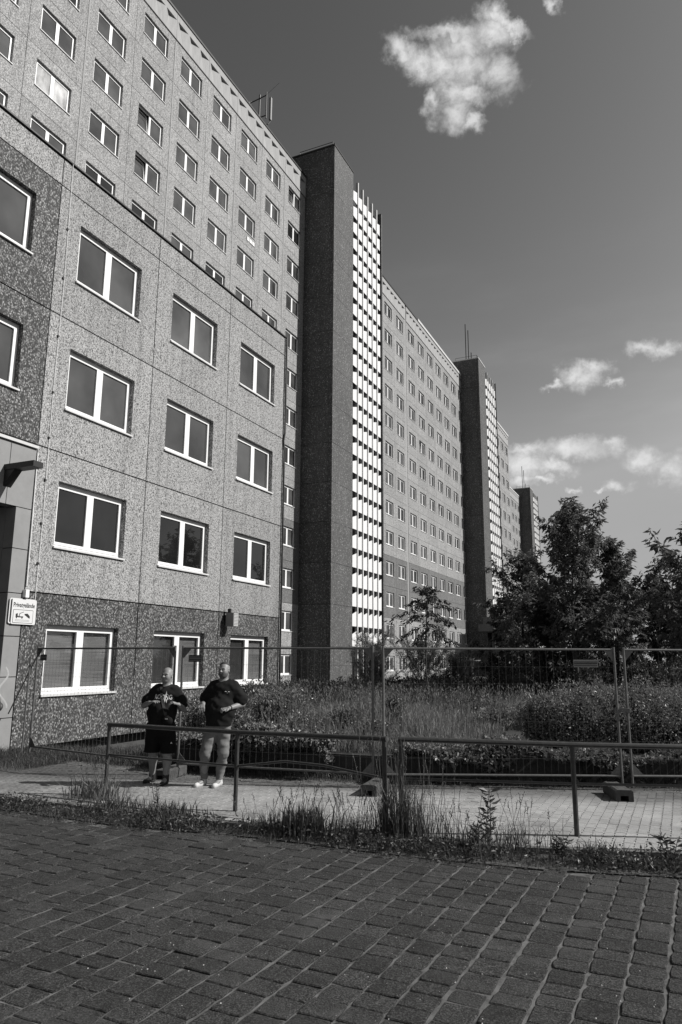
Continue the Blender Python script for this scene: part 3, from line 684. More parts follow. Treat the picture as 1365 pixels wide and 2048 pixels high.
# ------------------------------------------------------------------ stair towers
def tower(label, X, Xw, Y0, rows=26, masts=False, canopy=False, panels=True, edge=ROOFEDGE):
    """X: front plane, Xw: plane of the neighbouring slab facade"""
    root = empty('stair_tower', (X, Y0, -2.3), label, 'tower')
    z_ = 2.3; W = 4.1; TOT = 11.0; d = X-Xw
    MB().box(-d-9, -.2, .2, W, -.3, 44.35+z_).build('shaft', CORE, root)
    zs = [-2.6] + [.89+RH*r for r in range(13)] + [44.35]
    zs = [z for z in zs if z < 43]+[44.35]
    for a, b_ in zip(zs, zs[1:]):
        MB().box(-.2, 0, .01, W-.01, a+z_+.012, b_+z_-.012).build('front_panel', TOWER_PEBBLE, root)
        MB().box(-d-6, -.36, 0, .2, a+z_+.012, b_+z_-.012).build('side_panel', TOWER_PEBBLE, root)
        MB().box(-.34, -.205, 0.0, .2, a+z_+.012, b_+z_-.012).build('corner_piece', TOWER_PEBBLE, root)
    MB().box(-d-9, .05, -.05, W+.05, 44.35+z_, 44.5+z_).build('roof_edge', edge, root)
    mb = MB(); P0 = [(-.9, .1), (-.9, W-1.6), (-3.4, .1)]
    mb.tube([(-.3, .3, 44.5+z_), (-.3, .3, 45.0+z_), (-3.6, .3, 45.0+z_), (-3.6, .3, 44.5+z_)], .035, 5); mb.tube([(-.3, .3, 45+z_), (-.3, 1.2, 45.0+z_)], .035, 5); mb.build('roof_rail', BLACK, root)
    if masts:
        for (xx, yy, hh) in ((-2.0, .6, 6.0), (-1.6, .6, 4.9), (-1.2, .6, 1.2)): MB().tube([(xx, yy, 44.5+z_), (xx, yy, 44.5+hh+z_)], .07, 6).build('mast', BLACK, root)
    # open stair front
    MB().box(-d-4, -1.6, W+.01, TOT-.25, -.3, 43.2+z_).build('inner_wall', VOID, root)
    MB().box(-d-2, .12, TOT-.22, TOT, -.3, 44.2+z_).build('end_wall', TOWER_PEBBLE, root)
    bays = [W+.02]+[W+.90+1.155*i for i in range(5)]+[TOT-.36]
    zt0 = 42.85; pitch = RH/2; ph = pitch-.66
    prev = None
    for i in range(6):
        y0 = bays[i] + (.0 if i == 0 else .17); y1 = bays[i+1]-.008
        me = MB().prism([(0, y0, 0), (0, y1, 0), (0, y1, ph+.28), (0, y0, ph)], (-.03, 0, 0)).mesh('balustrade_panel', WHITE_PANEL)
        for k in range(rows):
            zb = zt0-ph-.28-k*pitch
            if zb < -2.0: break
            link('balustrade_panel', me, root, (0, 0, zb+z_))
    for i in range(1, 6):
        y0 = bays[i]
        MB().box(-.16, .09, y0, y0+.16, -.3, 43.95+z_).build('fin', FIN, root)
    me = MB().box(-1.6, -.4, W+.02, TOT-.24, 0, .12).mesh('landing_slab', plain_slab)
    for k in range(rows):
        zb = zt0-ph-.28-k*pitch+.06
        if zb < -2: break
        link('landing_slab', me, root, (0, 0, zb+z_))
    if canopy:
        MB().box(0.0, 4.8, -5.0, 6, 3.65+z_, 4.6+z_).build('canopy', KERB, root)
        MB().box(-.1, 5.2, -2, 7, 4.61+z_, 5.7+z_).build('canopy_upstand', KERB, root)
        MB().box(.6, 4.6, 0, 6, -.3, 3.64+z_).build('porch_wall', KERB, root)
        for r, zz in enumerate((-.1, 2.4)):
            for c in range(3): 
                f_ = MB().box(1.0+c*1.1, 1.7+c*1.1, -.04, -.005, zz-.9+z_, zz+.5+z_).build('window', FRAME, root)
                MB().box(1.08+c*1.1, 1.62+c*1.1, -.055, -.042, zz-.8+z_, zz+.42+z_).build('pane', GLASS_DARK, f_)
    return root
plain_slab = plain("landing_concrete", .3, .9, .1)
tower('nearest dark stair tower with white slatted stair front, roof without masts', -24.27, HX, 50.56)
tower('second dark stair tower with two thin masts and an entrance canopy at its foot', -24.27, HX, 101.02, masts=True, canopy=True, edge=WHITE_EDGE)
tower('third and farthest dark stair tower with masts, partly behind the tree', -32.8, -35.7, 188.85, masts=True, edge=WHITE_EDGE)

# ------------------------------------------------------------------ temporary fence
fence_pts = [(-11.68, 10.83), (-7.80, 10.17), (-7.66, 10.2), (-4.38, 10.66), (-4.22, 10.7), (-.96, 12.2), (-.82, 12.27), (2.4, 13.75)]
fl_label = ['temporary fence panel in front of the leftmost ground floor window', 'temporary fence panel behind the two men', 'temporary fence panel in front of the meadow, between the two plastic feet', 'rightmost temporary fence panel in front of the hedge']
wire_v = None
def fence_panel(a, b_, label, sign):
    a = Vector((*a, 0)); b_ = Vector((*b_, 0)); L_ = (b_-a).length; rz = math.atan2((b_-a).y, (b_-a).x)
    t = empty('temporary_fence_panel', (a.x, a.y, -1.83), label, 'fence', 'temporary fence panels', rz)
    for x in (0, L_): MB().tube([(x, 0, -.05), (x, 0, 2.03)], .021, 8).build('post', GALV, t)
    for z, r in ((1.99, .017), (.12, .017)): MB().tube([(0.02, 0, z), (L_-.02, 0, z)], r, 8).build('rail', GALV, t)
    for x, s_ in ((.02, 1), (L_-.02, -1)):
        MB().prism([(x, -.003, 1.98), (x+s_*.14, -.003, 1.98), (x, -.003, 1.82)], (0, .006, 0)).build('corner_plate', GALV, t)
        MB().prism([(x, -.003, .13), (x+s_*.16, -.003, .13), (x, -.003, .30)], (0, .006, 0)).build('corner_plate', GALV, t)
    mb = MB(); n = int(L_/.105)
    for i in range(1, n): x = L_*i/n; w = .0012; mb.box(x-w, x+w, -w, w, .13, 1.98)
    for z in (.36, .62, .9, 1.18, 1.46, 1.72): w = .0014; mb.box(.02, L_-.02, .004-w, .004+w, z-w, z+w)
    tag(mb.build('wire_mesh', GALV, t), kind='stuff')
    if sign:
        x0, w, z, mt = sign
        p = MB().box(x0, x0+w, -.012, -.006, z, z+.115).build('name_plate', mt, t)
        mb = MB()
        for q in (.022, .05, .078): mb.box(x0+.01, x0+w-.01, -.0135, -.0122, z+q, z+q+(.01 if q != .05 else .018))
        mb.build('printed_line', SIGNG if mt is PLATED else SIGNK, p)
    return t
signs = [(.12, .2, 1.76, PLATED), (.12, .24, 1.76, PLATED), (2.95, .38, 1.72, PLATEL), None]
for i in range(4): fence_panel(fence_pts[2*i], fence_pts[2*i+1], fl_label[i], signs[i])
def foot(x, y, ang, label):
    t = empty('plastic_ballast_block', (x, y, -1.905), label, 'ballast block', 'plastic feet under the fence joints', ang)
    mb = MB(); pr = [(-.12, 0), (-.12, .13), (-.09, .15), (.09, .15), (.12, .13), (.12, 0), (.07, 0), (.07, .07), (-.07, .07), (-.07, 0)]
    mb.v = []; a = [(u, -.36, w) for u, w in pr]
    mb.prism([(-.12, -.36, 0), (-.12, -.36, .13), (-.09, -.36, .15), (-.055, -.36, .15), (-.055, -.36, 0)], (0, .72, 0))
    mb.prism([(.055, -.36, 0), (.055, -.36, .15), (.09, -.36, .15), (.12, -.36, .13), (.12, -.36, 0)], (0, .72, 0))
    mb.box(-.055, .055, -.35, .35, .07, .135); mb.box(-.055, .055, -.36, -.3, .075, .15)
    mb.build('body', BLOCKC, t)
    MB().box(-.05, .05, -.325, -.05, .135, .1505).box(-.05, .05, .05, .33, .135, .1505).build('top_recess_rib', BLOCKC, t)
    return t
foot(-.98, 11.55, .33, 'dark plastic fence foot under the rightmost fence joint')
foot(-4.22, 10.35, .12, 'dark plastic fence foot between railing gap and meadow, left of the tall grass clump')
foot(-7.72, 10.1, .2, 'plastic fence foot behind the two men')
cl = empty('fence_clamp', (-.89, 12.23, -.75), 'steel clamp joining the fence posts in front of the hedge', 'clamp'); MB().box(-.11, .11, -.035, .035, -.03, .03).build('clamp_jaw', GALV, cl); MB().tube([(-.0, -.07, 0), (0, .06, 0)], .01, 6).build('bolt', GALV, cl)
cl = empty('fence_clamp', (-7.72, 10.17, -.82), 'steel clamp joining the fence posts behind the two men', 'clamp'); MB().box(-.11, .11, -.035, .035, -.03, .03).build('clamp_jaw', GALV, cl); MB().tube([(0, -.07, 0), (0, .06, 0)], .01, 6).build('bolt', GALV, cl)
# leaning stay at the far left end of the fence
st = empty('fence_stay', (-11.9, 10.9, -1.9), 'thin slanting steel stay at the left end of the fence', 'fence stay')
MB().tube([(-.75, .2, .75), (.1, .05, 1.95)], .014, 6).build('rod', GALV, st); MB().tube([(-.12, .05, .0), (-.10, .05, 1.9)], .018, 6).build('upright', GALV, st)

# ------------------------------------------------------------------ pipe railings beside the road
def railing(posts, label, extend=None, bend=False):
    x0, y0, _ = posts[0]
    t = empty('pipe_railing', (x0, y0, -1.95), label, 'railing', 'pipe railings between road and pavement')
    q = [(x-x0, y-y0, z) for x, y, z in posts]
    top = []
    for i, (x, y, z) in enumerate(q):
        dx = 0
        MB().tube([(x, y, -.05), (x, y, z)], .028, 10).build('post', RAILPAINT, t)
        MB().tube([(x, y, -.0), (x, y, .012)], .075, 12).build('foot_plate', RAILPAINT, t)
        top.append((x, y, z))
    a, b_ = Vector(top[0]), Vector(top[-1]); d = (b_-a).normalized()
    MB().tube([a-d*.028]+[Vector(p) for p in top[1:-1]]+[b_+d*.028], .031, 10).build('top_rail', RAILPAINT, t)
    for i in range(len(q)-1):
        p1 = Vector(q[i]); p2 = Vector(q[i+1]); f = .59
        p1 = Vector((p1.x, p1.y, p1.z*f)); p2 = Vector((p2.x, p2.y, p2.z*f)); pts = [p1, p1.lerp(p2, .35), p1.lerp(p2, .62), p2]
        if bend and i == 1: pts[1] += Vector((0, 0, .10)); pts[2] += Vector((0, 0, .085)); pts = [p1, p1.lerp(p2, .2)+Vector((0, 0, .055)), pts[1], pts[2], p1.lerp(p2, .85)+Vector((0, 0, .03)), p2]
        MB().tube(pts, .015, 8).build('middle_rail', RAILPAINT, t)
    return t
railing([(-7.55, 8.42, 1.0), (-5.28, 8.26, 1.01), (-3.19, 8.11, 1.045)], 'left pipe railing with a bent middle rail, in front of the two men', bend=True)
railing([(-3.0, 8.13, 1.05), (-1.2, 8.81, 1.015), (.75, 9.55, 1.0), (2.6, 10.25, 1.0)], 'right pipe railing, from the tall grass clump to the right edge')

# ------------------------------------------------------------------ raised bed, meadow
wl = [(-8.3, 10.95), (-4.5, 11.35), (-1.1, 12.75), (7, 16.2)]
t = empty('bed_wall', (-8.3, 10.95, -1.95), 'low dark concrete bed wall behind the fence, partly hung with ivy', 'wall')
for (a, b_) in zip(wl, wl[1:]):
    A = Vector((*a, 0)); B_ = Vector((*b_, 0)); L_ = (B_-A).length; d = (B_-A)/L_; n_ = Vector((-d.y, d.x, 0)); s_ = 0
    while s_ < L_-.05:
        e_ = min(s_+1.0, L_); p = A+d*s_; q = A+d*(e_-.01)
        o = MB().prism([(w.x+8.3, w.y-10.95, 0) for w in (p, q, q+n_*.12, p+n_*.12)], (0, 0, .42+rnd.uniform(-.012, .012))).build('wall_block', WALLC, t); s_ = e_
bx = []
nx, ny = 90, 60
V = []
for j in range(ny+1):
    for i in range(nx+1):
        X = -12.5 + i*(30/nx); 
        if X < -8.3: yb = 10.95+(-8.3-X)*1.2
        else: yb = np.interp(X, [p[0] for p in wl]+[20], [p[1]+.1 for p in wl]+[21])
        f = (j/ny)**1.8; Y = yb+f*55
        z = -1.56 + .16*math.sin(X*.5+1)*math.sin(Y*.35)*min(1, (Y-yb)/3) + .25*math.exp(-((Y-yb-9)/6)**2) - .5*min(1, (Y-yb)/55)
        if X < -8.3: z = min(z, -1.93+.4*min(1, (Y-yb)/4))
        V.append((X-1.0*0, Y, z))
F = [(j*(nx+1)+i, j*(nx+1)+i+1, (j+1)*(nx+1)+i+1, (j+1)*(nx+1)+i) for j in range(ny) for i in range(nx)]
me = bpy.data.meshes.new('meadow'); me.from_pydata(V, [], F); me.polygons.foreach_set('use_smooth', [True]*len(F)); me.materials.append(FIELD)
meadow = tag(link('meadow', me), kind='structure')
bvh = BVHTree.FromPolygons([Vector(v) for v in V], F)
def ground_z(x, y):
    h = bvh.ray_cast(Vector((x, y, 5)), Vector((0, 0, -1))); return h[0].z if h[0] else -2.25

# meadow grass
n = 70000
r_d = 11+ (R.random(n)**1.5)*36; ang = R.uniform(-.62, .10, n)
PX = np.sin(ang)*r_d; PY = np.cos(ang)*r_d
wlx = [-30]+[p[0] for p in wl]+[20]; wly = [22]+[p[1]+.2 for p in wl]+[21.5]
ok = ~((PX > -3.3) & (PY > np.interp(PX, wlx, wly)) & (PY < np.interp(PX, wlx, wly)+3.2)) & (PY > np.interp(PX, wlx, wly)) & (PX > -12.3-.0*PY) | ((PX > -24) & (PY > 23.5))
PX, PY, r_d = PX[ok], PY[ok], r_d[ok]
from math import sin
PZ = np.array([ground_z(a, b_) for a, b_ in zip(PX, PY)])
patch = .5+.5*np.sin(PX*.9+1.3)*np.sin(PY*.5+.7)
hgt = (.18+.34*R.random(len(PX))*(.5+.8*patch))
V1 = blades(np.stack([PX, PY, PZ-.03], 1), hgt, .007+r_d*.0006, R.uniform(.05, .75, len(PX)))
# seed heads above the grass
k = R.random(len(PX)) < .10
V2 = blades(np.stack([PX[k], PY[k], PZ[k]], 1), hgt[k]+.3, .004+r_d[k]*.0003, R.uniform(.02, .3, k.sum()))
tops = np.stack([PX[k], PY[k], PZ[k]+hgt[k]+.24], 1)
V3 = leaf_arrays(tops, R.normal(size=(k.sum(), 3))*.3+np.array([0, 0, 1.]), .09, .3)
V, F = merge([V1, V2, V3]); tag(link('meadow_grass', mesh_np('meadow_grass', V, F, GRASS)), 'tall dry meadow grass behind the fence', kind='stuff')

def shell_leaves(cen, rad, n, size, up=.35, shell=.55, rng=R, D0=None):
    """leaves spread through an uneven ellipsoid volume, denser towards its outside"""
    cen = np.array(cen); rad = np.array(rad)
    u = norm(rng.normal(size=(n, 3))); rr = (1-shell*rng.random(n)**1.6)
    ph = rng.uniform(0, 6, 6)
    lump = 1+.16*np.sin(u[:, 0]*5+ph[0])*np.sin(u[:, 1]*6+ph[1])+.13*np.sin(u[:, 2]*9+ph[2])*np.sin(u[:, 0]*11+ph[3])
    P = cen + u*rad*(rr*lump)[:, None]
    D = norm(u*.7+rng.normal(size=(n, 3))*.7+np.array([0, 0, up])) if D0 is None else D0
    return leaf_arrays(P, D, size*rng.uniform(.6, 1.25, n), .55, .3, rng)
def shoots(cen, rad, n, length, m, size, rng=R):
    """leafy shoots sticking out of the top of a bush"""
    out = []; P = []; D = []
    for i in range(n):
        a = rng.uniform(0, 2*np.pi); q = math.sqrt(rng.random()); b0 = np.array([cen[0]+rad[0]*q*math.cos(a), cen[1]+rad[1]*q*math.sin(a), cen[2]+rad[2]*math.sqrt(max(0, 1-q*q))*.9])
        d = np.array([rng.normal()*.25, rng.normal()*.25, 1]); L_ = length*rng.uniform(.4, 1.2)
        for s_ in np.linspace(0, 1, m):
            P.append(b0+d*L_*s_); D.append(np.array([rng.normal(), rng.normal(), .6]))
    return leaf_arrays(np.array(P), np.array(D), size*rng.uniform(.7, 1.2, len(P)), .45, .3, rng)
def bush(name, label, base, blobs, mat, leafs, size, group=None, cat='bush', sh=None, stem=True, core=.72):
    t = empty(name, base, label, cat, group); b0 = np.array(base); parts = []
    for c, r, n_ in blobs: parts.append(shell_leaves(np.array(c)-b0, r, n_, size))
    if sh:
        for c, r, n_, L_, m_ in sh: parts.append(shoots(np.array(c)-b0, r, n_, L_, m_, size*.9))
    V, F = merge(parts); link('foliage', mesh_np('foliage', V, F, mat), t)
    if stem:
        mb = MB()
        for c, r, n_ in blobs:
            c = Vector(np.array(c)-b0)
            for q in range(5): mb.tube([(c.x*.6+rnd.uniform(-.1, .1), c.y*.6, 0), c+Vector((rnd.uniform(-.5, .5)*r[0], rnd.uniform(-.5, .5)*r[1], r[2]*.3))], .018, 5, r2=.006)
        mb.build('stem', BARK, t)
    if core:  # solid dark lumps added inside the leaves to block light and deepen the shade
        CV = []; CF = []
        for c, r, n_ in blobs:
            o = sum(len(v) for v in CV); c = np.array(c)-b0; th = np.linspace(0, np.pi, 8); ph = np.linspace(0, 2*np.pi, 13)[:-1]
            v = np.array([(math.sin(a)*math.cos(p), math.sin(a)*math.sin(p), math.cos(a)) for a in th for p in ph]); v = v*np.array(r)*core*(1+R.uniform(-.12, .12, (len(v), 1)))+c; CV.append(v)
            CF += [(o+i*12+j, o+i*12+(j+1) % 12, o+(i+1)*12+(j+1) % 12, o+(i+1)*12+j) for i in range(7) for j in range(12)]
        tag(link('shade_core', mesh_np('shade_core', np.concatenate(CV), np.array(CF), BARK), t), kind='stuff')
    return t
bush('hedge', 'long trimmed hedge grown shaggy behind the fence at the right', (-1.2, 13.9, -1.6),
     [((-2.2, 13.65, -1.08), (.62, .5, .48), 8500), ((-1.65, 13.9, -1.08), (.95, .7, .64), 13000), ((-.75, 14.3, -1.05), (.95, .7, .64), 13000), ((.2, 14.8, -1.08), (.95, .75, .62), 12000), ((1.2, 15.3, -1.12), (.9, .7, .56), 6000)], HEDGE, 0, .05,
     sh=[((-2.15, 13.7, -1.1), (.55, .4, .40), 45, .18, 7), ((-1.5, 14.0, -1.1), (.9, .5, .52), 80, .22, 7), ((-.5, 14.4, -1.08), (.9, .5, .5), 70, .2, 7), ((.5, 14.9, -1.1), (.9, .5, .48), 60, .2, 7)])
bush('bush', 'taller leafy shoot growing up beside the right fence joint', (-1.0, 14.1, -1.6), [((-.98, 14.05, -.72), (.16, .16, .38), 700)], HEDGE, 0, .05, core=0)
# ivy over the bed wall
def ivy(line, n, z0, z1, off, name, label, rng=R):
    pts = along(line, .05); P = []; D = []
    for i in range(n):
        p, d = pts[int(rng.integers(len(pts)))]; n_ = Vector((d.y, -d.x, 0))
        s_ = p.x*1.7; top = z1+.10*math.sin(s_)+.07*math.sin(s_*2.7+1); bot = z0+.16*math.sin(s_*1.9+2)+.10*math.sin(s_*4.3)
        f = rng.random()**.6; z = bot+(top-bot)*f
        o = (.06+.20*math.sin(math.pi*min(1, f*1.1))*rng.random())
        bk = rng.random() < .45
        q = p + n_*(o if not bk else -rng.random()*.6); P.append((q.x+rng.normal()*.04, q.y+rng.normal()*.04, z if not bk else top-.05+rng.random()*.08)); D.append((n_.x+rng.normal()*.6, n_.y+rng.normal()*.6, rng.normal()*.5-.2))
    t = empty(name, (line[0][0], line[0][1], -1.9), label, 'climbing plant'); b0 = np.array([line[0][0], line[0][1], -1.9])
    V, F = leaf_arrays(np.array(P)-b0, np.array(D), .078*rng.uniform(.5, 1.25, n), .85, .25, rng); link('foliage', mesh_np('foliage', V, F, IVY), t)
    mb = MB()
    for i in range(14):
        p, d = pts[int(rng.integers(len(pts)))]; n_ = Vector((d.y, -d.x, 0)); a = p+n_*.05; mb.tube([(a.x-b0[0], a.y-b0[1], .0), (a.x-b0[0]+rng.normal()*.08, a.y-b0[1], .25), (a.x-b0[0]+rng.normal()*.12, a.y-b0[1], .5)], .006, 4)
    mb.build('vine', BARK, t)
ivy([(-8.2, 10.9), (-5.3, 11.2)], 9000, -1.5, -1.30, 0, 'ivy', 'ivy hanging over the bed wall behind the two men and the left railing')
ivy([(-4.2, 11.42), (-1.1, 12.7)], 8500, -1.58, -1.42, 0, 'ivy', 'ivy hanging over the bed wall below the meadow, right of the railing gap')
ivy([(-1.1, 12.7), (4, 14.9)], 5000, -1.55, -1.4, 0, 'ivy', 'ivy on the bed wall under the hedge at the right')
# shrubs in front of the low wing and the tower
bush('shrub', 'dark leafy shrub against the wall between the two men', (-8.1, 11.6, -1.9), [((-8.35, 11.9, -1.3), (.55, .45, .55), 4200), ((-7.6, 11.6, -1.25), (.5, .45, .5), 3600)], IVY, 0, .06, 'shrubs in front of the low wing', 'shrub', sh=[((-8.0, 11.7, -1.1), (.6, .4, .4), 30, .25, 6)])
bush('shrub', 'broad shrub right of the black shirted man, below the third window', (-7.5, 13.6, -1.9), [((-7.6, 13.4, -1.15), (.8, .6, .55), 4500), ((-8.6, 15.4, -1.3), (.9, .8, .6), 5000), ((-6.6, 12.6, -1.35), (.5, .4, .32), 2000)], IVY, 0, .06, 'shrubs in front of the low wing', 'shrub', sh=[((-8.0, 14.4, -1.15), (1, .8, .45), 50, .2, 8)])
bush('shrub', 'scrubby shrub at the right end of the low wing', (-10.6, 18.6, -1.9), [((-11.2, 18.6, -1.3), (1.0, .9, .6), 4500), ((-10.2, 20.2, -1.35), (1.0, .9, .55), 4500)], WEED, 0, .08, 'shrubs in front of the low wing', 'shrub', sh=[((-10.8, 19.2, -1.2), (1.2, .9, .45), 60, .3, 8)])
bush('shrub', 'low shrub in the grass behind the fence, left of the railing gap', (-5.6, 13.0, -1.6), [((-5.9, 13.0, -1.2), (.38, .3, .3), 1900), ((-5.1, 12.6, -1.3), (.32, .3, .22), 1300), ((-5.35, 14.2, -1.0), (.22, .22, .34), 900)], IVY, 0, .055, 'shrubs in front of the low wing', 'shrub')
bush('thicket', 'dark undergrowth at the foot of the second stair tower, left of the trees', (-9, 34, -2.1), [((-11.5+i*1.3, 36-i*.4, -1.6), (1.3, 1.0, .7+.2*(i % 2)), 3200) for i in range(5)], LEAF_D, 0, .13, None, 'thicket')
bl = []
for (x, y, r_, h) in ((-13.5, 27, 1.6, .8), (-12.0, 28.5, 1.6, .9), (-10.6, 29.5, 1.5, .8), (-15.2, 26.0, 1.4, .8), (-9.2, 30.5, 1.3, .55)): bl.append(((x, y, -1.85+h*.5), (r_, 1.2, h*.75), 3800))
bush('thicket', 'low thicket at the far edge of the meadow in front of the first stair tower', (-12, 28, -2.0), bl, WEED, 0, .11, None, 'thicket', sh=[((-12.5, 28, -1.5), (3, 1.2, .4), 90, .35, 9)])
bush('thicket', 'dark low thicket under the sapling in front of the second block', (-7.8, 25.5, -1.9), [((-8.6, 25.5, -1.4), (1.0, .9, .55), 3500), ((-7.4, 26.0, -1.5), (1.1, .9, .45), 3500), ((-9.6, 26.5, -1.3), (.8, .8, .6), 3000)], LEAF_D, 0, .09, None, 'thicket', sh=[((-8.4, 25.7, -1.2), (1.5, .8, .4), 40, .4, 7)])
bush('thicket', 'dark understorey below the trees at the right', (-4, 31, -2.0), [((-6.0+i*1.2, 29.5+i*.25+(i % 2)*1.6, -1.2), (1.4, 1.1, 1.05+.3*(i % 2)), 4600) for i in range(9)], LEAF_D, 0, .13, None, 'thicket')

# ------------------------------------------------------------------ trees
def tree(name, label, base, H, rad, nlimb, leaf, size, mat, seed, trunk_r=.12, bare=.3, droop=.5, per=34, top=True, group='trees behind the meadow', rise=.25, wid=.30):
    rng = np.random.default_rng(seed); q = random.Random(seed)
    t = empty(name, base, label, 'tree', group)
    mb = MB(); tp = [Vector((0, 0, 0))]
    for i in range(1, 7): tp.append(Vector((tp[-1].x+q.gauss(0, .02)*H*.25, tp[-1].y+q.gauss(0, .02)*H*.25, H*.93*i/6)))
    mb.tube(tp, trunk_r, 8, r2=trunk_r*.08)
    def tpos(z): i = min(5, int(z/(H*.93)*6)); f = z/(H*.93)*6-i; return tp[i].lerp(tp[i+1], max(0, min(1, f)))
    mb.build('trunk', BARK, t, smooth=True)
    LP = []; LD = []
    def twig(p, d, L_, n):
        """a leafy spray: pairs of hanging leaves along the twig"""
        for s_ in np.linspace(.1, 1, n):
            c = p+d*L_*s_
            for k in range(3):
                LP.append(c+Vector((q.gauss(0, .03), q.gauss(0, .03), q.gauss(0, .03))));
                LD.append((d*.5+Vector((q.gauss(0, .6), q.gauss(0, .6), q.gauss(0, .35)-droop*1.4))))
    lm = MB()
    for i in range(nlimb):
        f = i/(nlimb-1); z = H*(bare+(.92-bare)*f); a = i*2.4+q.uniform(-.4, .4)
        prof = math.sin(math.pi*min(1, (1-f)*.78+.03))**.8*(1-.45*f)
        L_ = rad*prof*q.choice([.55, .8, 1.0, 1.2, 1.35])*q.uniform(.85, 1.1); el = .35+rise+.6*f+q.gauss(0, .14)
        p0 = tpos(z); d = Vector((math.cos(a)*math.cos(el), math.sin(a)*math.cos(el), math.sin(el)))
        L_ = L_/max(.55, math.cos(el))*.8*(1-.6*f*f); pts = [p0]
        for k in range(1, 5): pts.append(pts[-1]+d*L_/4+Vector((q.gauss(0, .05), q.gauss(0, .05), .02*k))*L_*.3)
        lm.tube(pts, trunk_r*.35*(1-f*.5), 5, r2=.008)
        ns = max(4, int(per*.62*L_/rad))
        for k in range(ns):
            u = .22+.78*k/ns; j = min(3, int(u*4)); c = pts[j].lerp(pts[j+1], u*4-j)
            dd = (d*.5+Vector((q.gauss(0, .6), q.gauss(0, .6), q.gauss(.15, .45)))).normalized()
            l2 = rad*.24*q.uniform(.5, 1.3)*(1.1-.4*u)
            twig(c, dd, l2, leaf)
            if k % 3 == 0: lm.tube([c, c+dd*l2], .008, 4, r2=.003)
    if top:
        for k in range(16): twig(tpos(H*(.70+.017*k)), Vector((q.gauss(0, .5), q.gauss(0, .5), .8)).normalized(), H*.055, leaf)
    lm.build('limb', BARK, t)
    P_ = np.array(LP); D_ = np.array(LD)
    V, F = leaf_arrays(P_, D_, size*rng.uniform(.6, 1.2, len(P_)), wid, .22, rng)
    link('crown', mesh_np('crown', V, F, mat), t); return t
tree('ash_maple_tree', 'tallest tree right of the towers with a pointed feathery top', (-3.65, 29.2, -1.95), 8.4, 2.5, 34, 7, .25, LEAF, 3, .10, .25, per=27, rise=.35)
tree('ash_maple_tree', 'tree standing in front of the third tower, left of the tallest tree', (-6.4, 33.6, -2.0), 6.9, 2.9, 28, 7, .25, LEAF, 5, .11, .18, per=27, rise=.3)
tree('ash_maple_tree', 'tree just right of the tallest tree with two separate tops', (-2.35, 31.2, -2.0), 7.1, 2.2, 26, 7, .25, LEAF, 8, .10, .2, per=26, rise=.45)
tree('broadleaf_tree', 'dark tree in the gap between the tallest tree and the right edge', (-.9, 35.5, -2.0), 5.8, 3.2, 28, 7, .3, LEAF_D, 9, .14, .12, per=30)
tree('chestnut_tree', 'large leaved tree cut by the right edge of the photograph', (.75, 27.9, -2.0), 6.9, 2.5, 28, 6, .30, LEAF, 12, .12, .15, per=25)
tree('broadleaf_tree', 'low dark tree filling in behind the second tree from the left', (-5.6, 39.5, -2.0), 5.3, 3.2, 26, 7, .32, LEAF_D, 14, .13, .08, per=30)
tree('broadleaf_tree', 'low dark tree filling in behind the tallest tree', (-3.6, 42.5, -2.0), 5.5, 3.6, 28, 7, .34, LEAF_D, 15, .14, .08, per=32)
tree('broadleaf_tree', 'dark background tree behind the large leaved tree', (.6, 41.0, -2.0), 5.8, 3.8, 28, 7, .34, LEAF_D, 16, .14, .08, per=32)
tree('broadleaf_tree', 'leftmost dark tree, hanging in front of the second stair tower canopy', (-7.9, 37.0, -2.0), 5.2, 2.2, 24, 7, .28, LEAF_D, 17, .11, .12, per=26)
tree('broadleaf_tree', 'bushy low tree under the left side of the tallest tree', (-4.9, 31.0, -2.0), 5.0, 2.3, 26, 7, .27, LEAF_D, 18, .1, .06, per=30)
tree('feathery_tree', 'pale feathery small tree in front of the white stair front', (-11.3, 27.6, -2.0), 2.6, 1.7, 34, 13, .06, LEAF_P, 21, .05, .03, .2, per=58, rise=.35, wid=.28, group='feathery small trees')
tree('feathery_tree', 'pale feathery small tree left of the sapling trunk in front of the second block', (-9.7, 28.6, -2.0), 2.7, 1.7, 34, 13, .06, LEAF_P, 22, .05, .03, .2, per=54, rise=.35, wid=.28, group='feathery small trees')

tree('feathery_tree', 'small pale feathery tree right of the sapling trunk', (-8.5, 29.6, -2.0), 2.2, 1.4, 28, 13, .06, LEAF_P, 23, .04, .03, .2, per=50, rise=.35, wid=.28, group='feathery small trees')
for (x, y, r_, h, mt, lb) in ((-9.2, 19.5, .7, .45, WEED, 'leafy weed patch in the meadow right of the low wing'), (-6.9, 16.2, .5, .4, GRASS, 'pale tall weed patch in the middle of the meadow'), (-4.9, 18.0, .8, .45, WEED, 'weed patch in the meadow left of the hedge'), (-10.4, 24.0, .9, .6, WEED, 'taller weeds in the meadow before the first stair tower'), (-3.6, 15.4, .45, .42, GRASS, 'pale weeds at the left end of the hedge'), (-7.0, 21.8, .9, .4, LEAF_D, 'dark weed patch around the foot of the sapling')):
    z0 = ground_z(x, y)
    bush('weed_patch', lb, (x, y, z0), [((x, y, z0+h*.45), (r_, r_*.8, h*.55), int(2600*r_)), ((x+r_*.8, y+.3, z0+h*.3), (r_*.6, r_*.5, h*.4), int(1300*r_))], mt, 0, .07, 'weed patches in the meadow', 'weeds', sh=[((x, y, z0+h*.4), (r_*1.1, r_*.8, h*.5), int(45*r_), .38, 8)], core=.55)
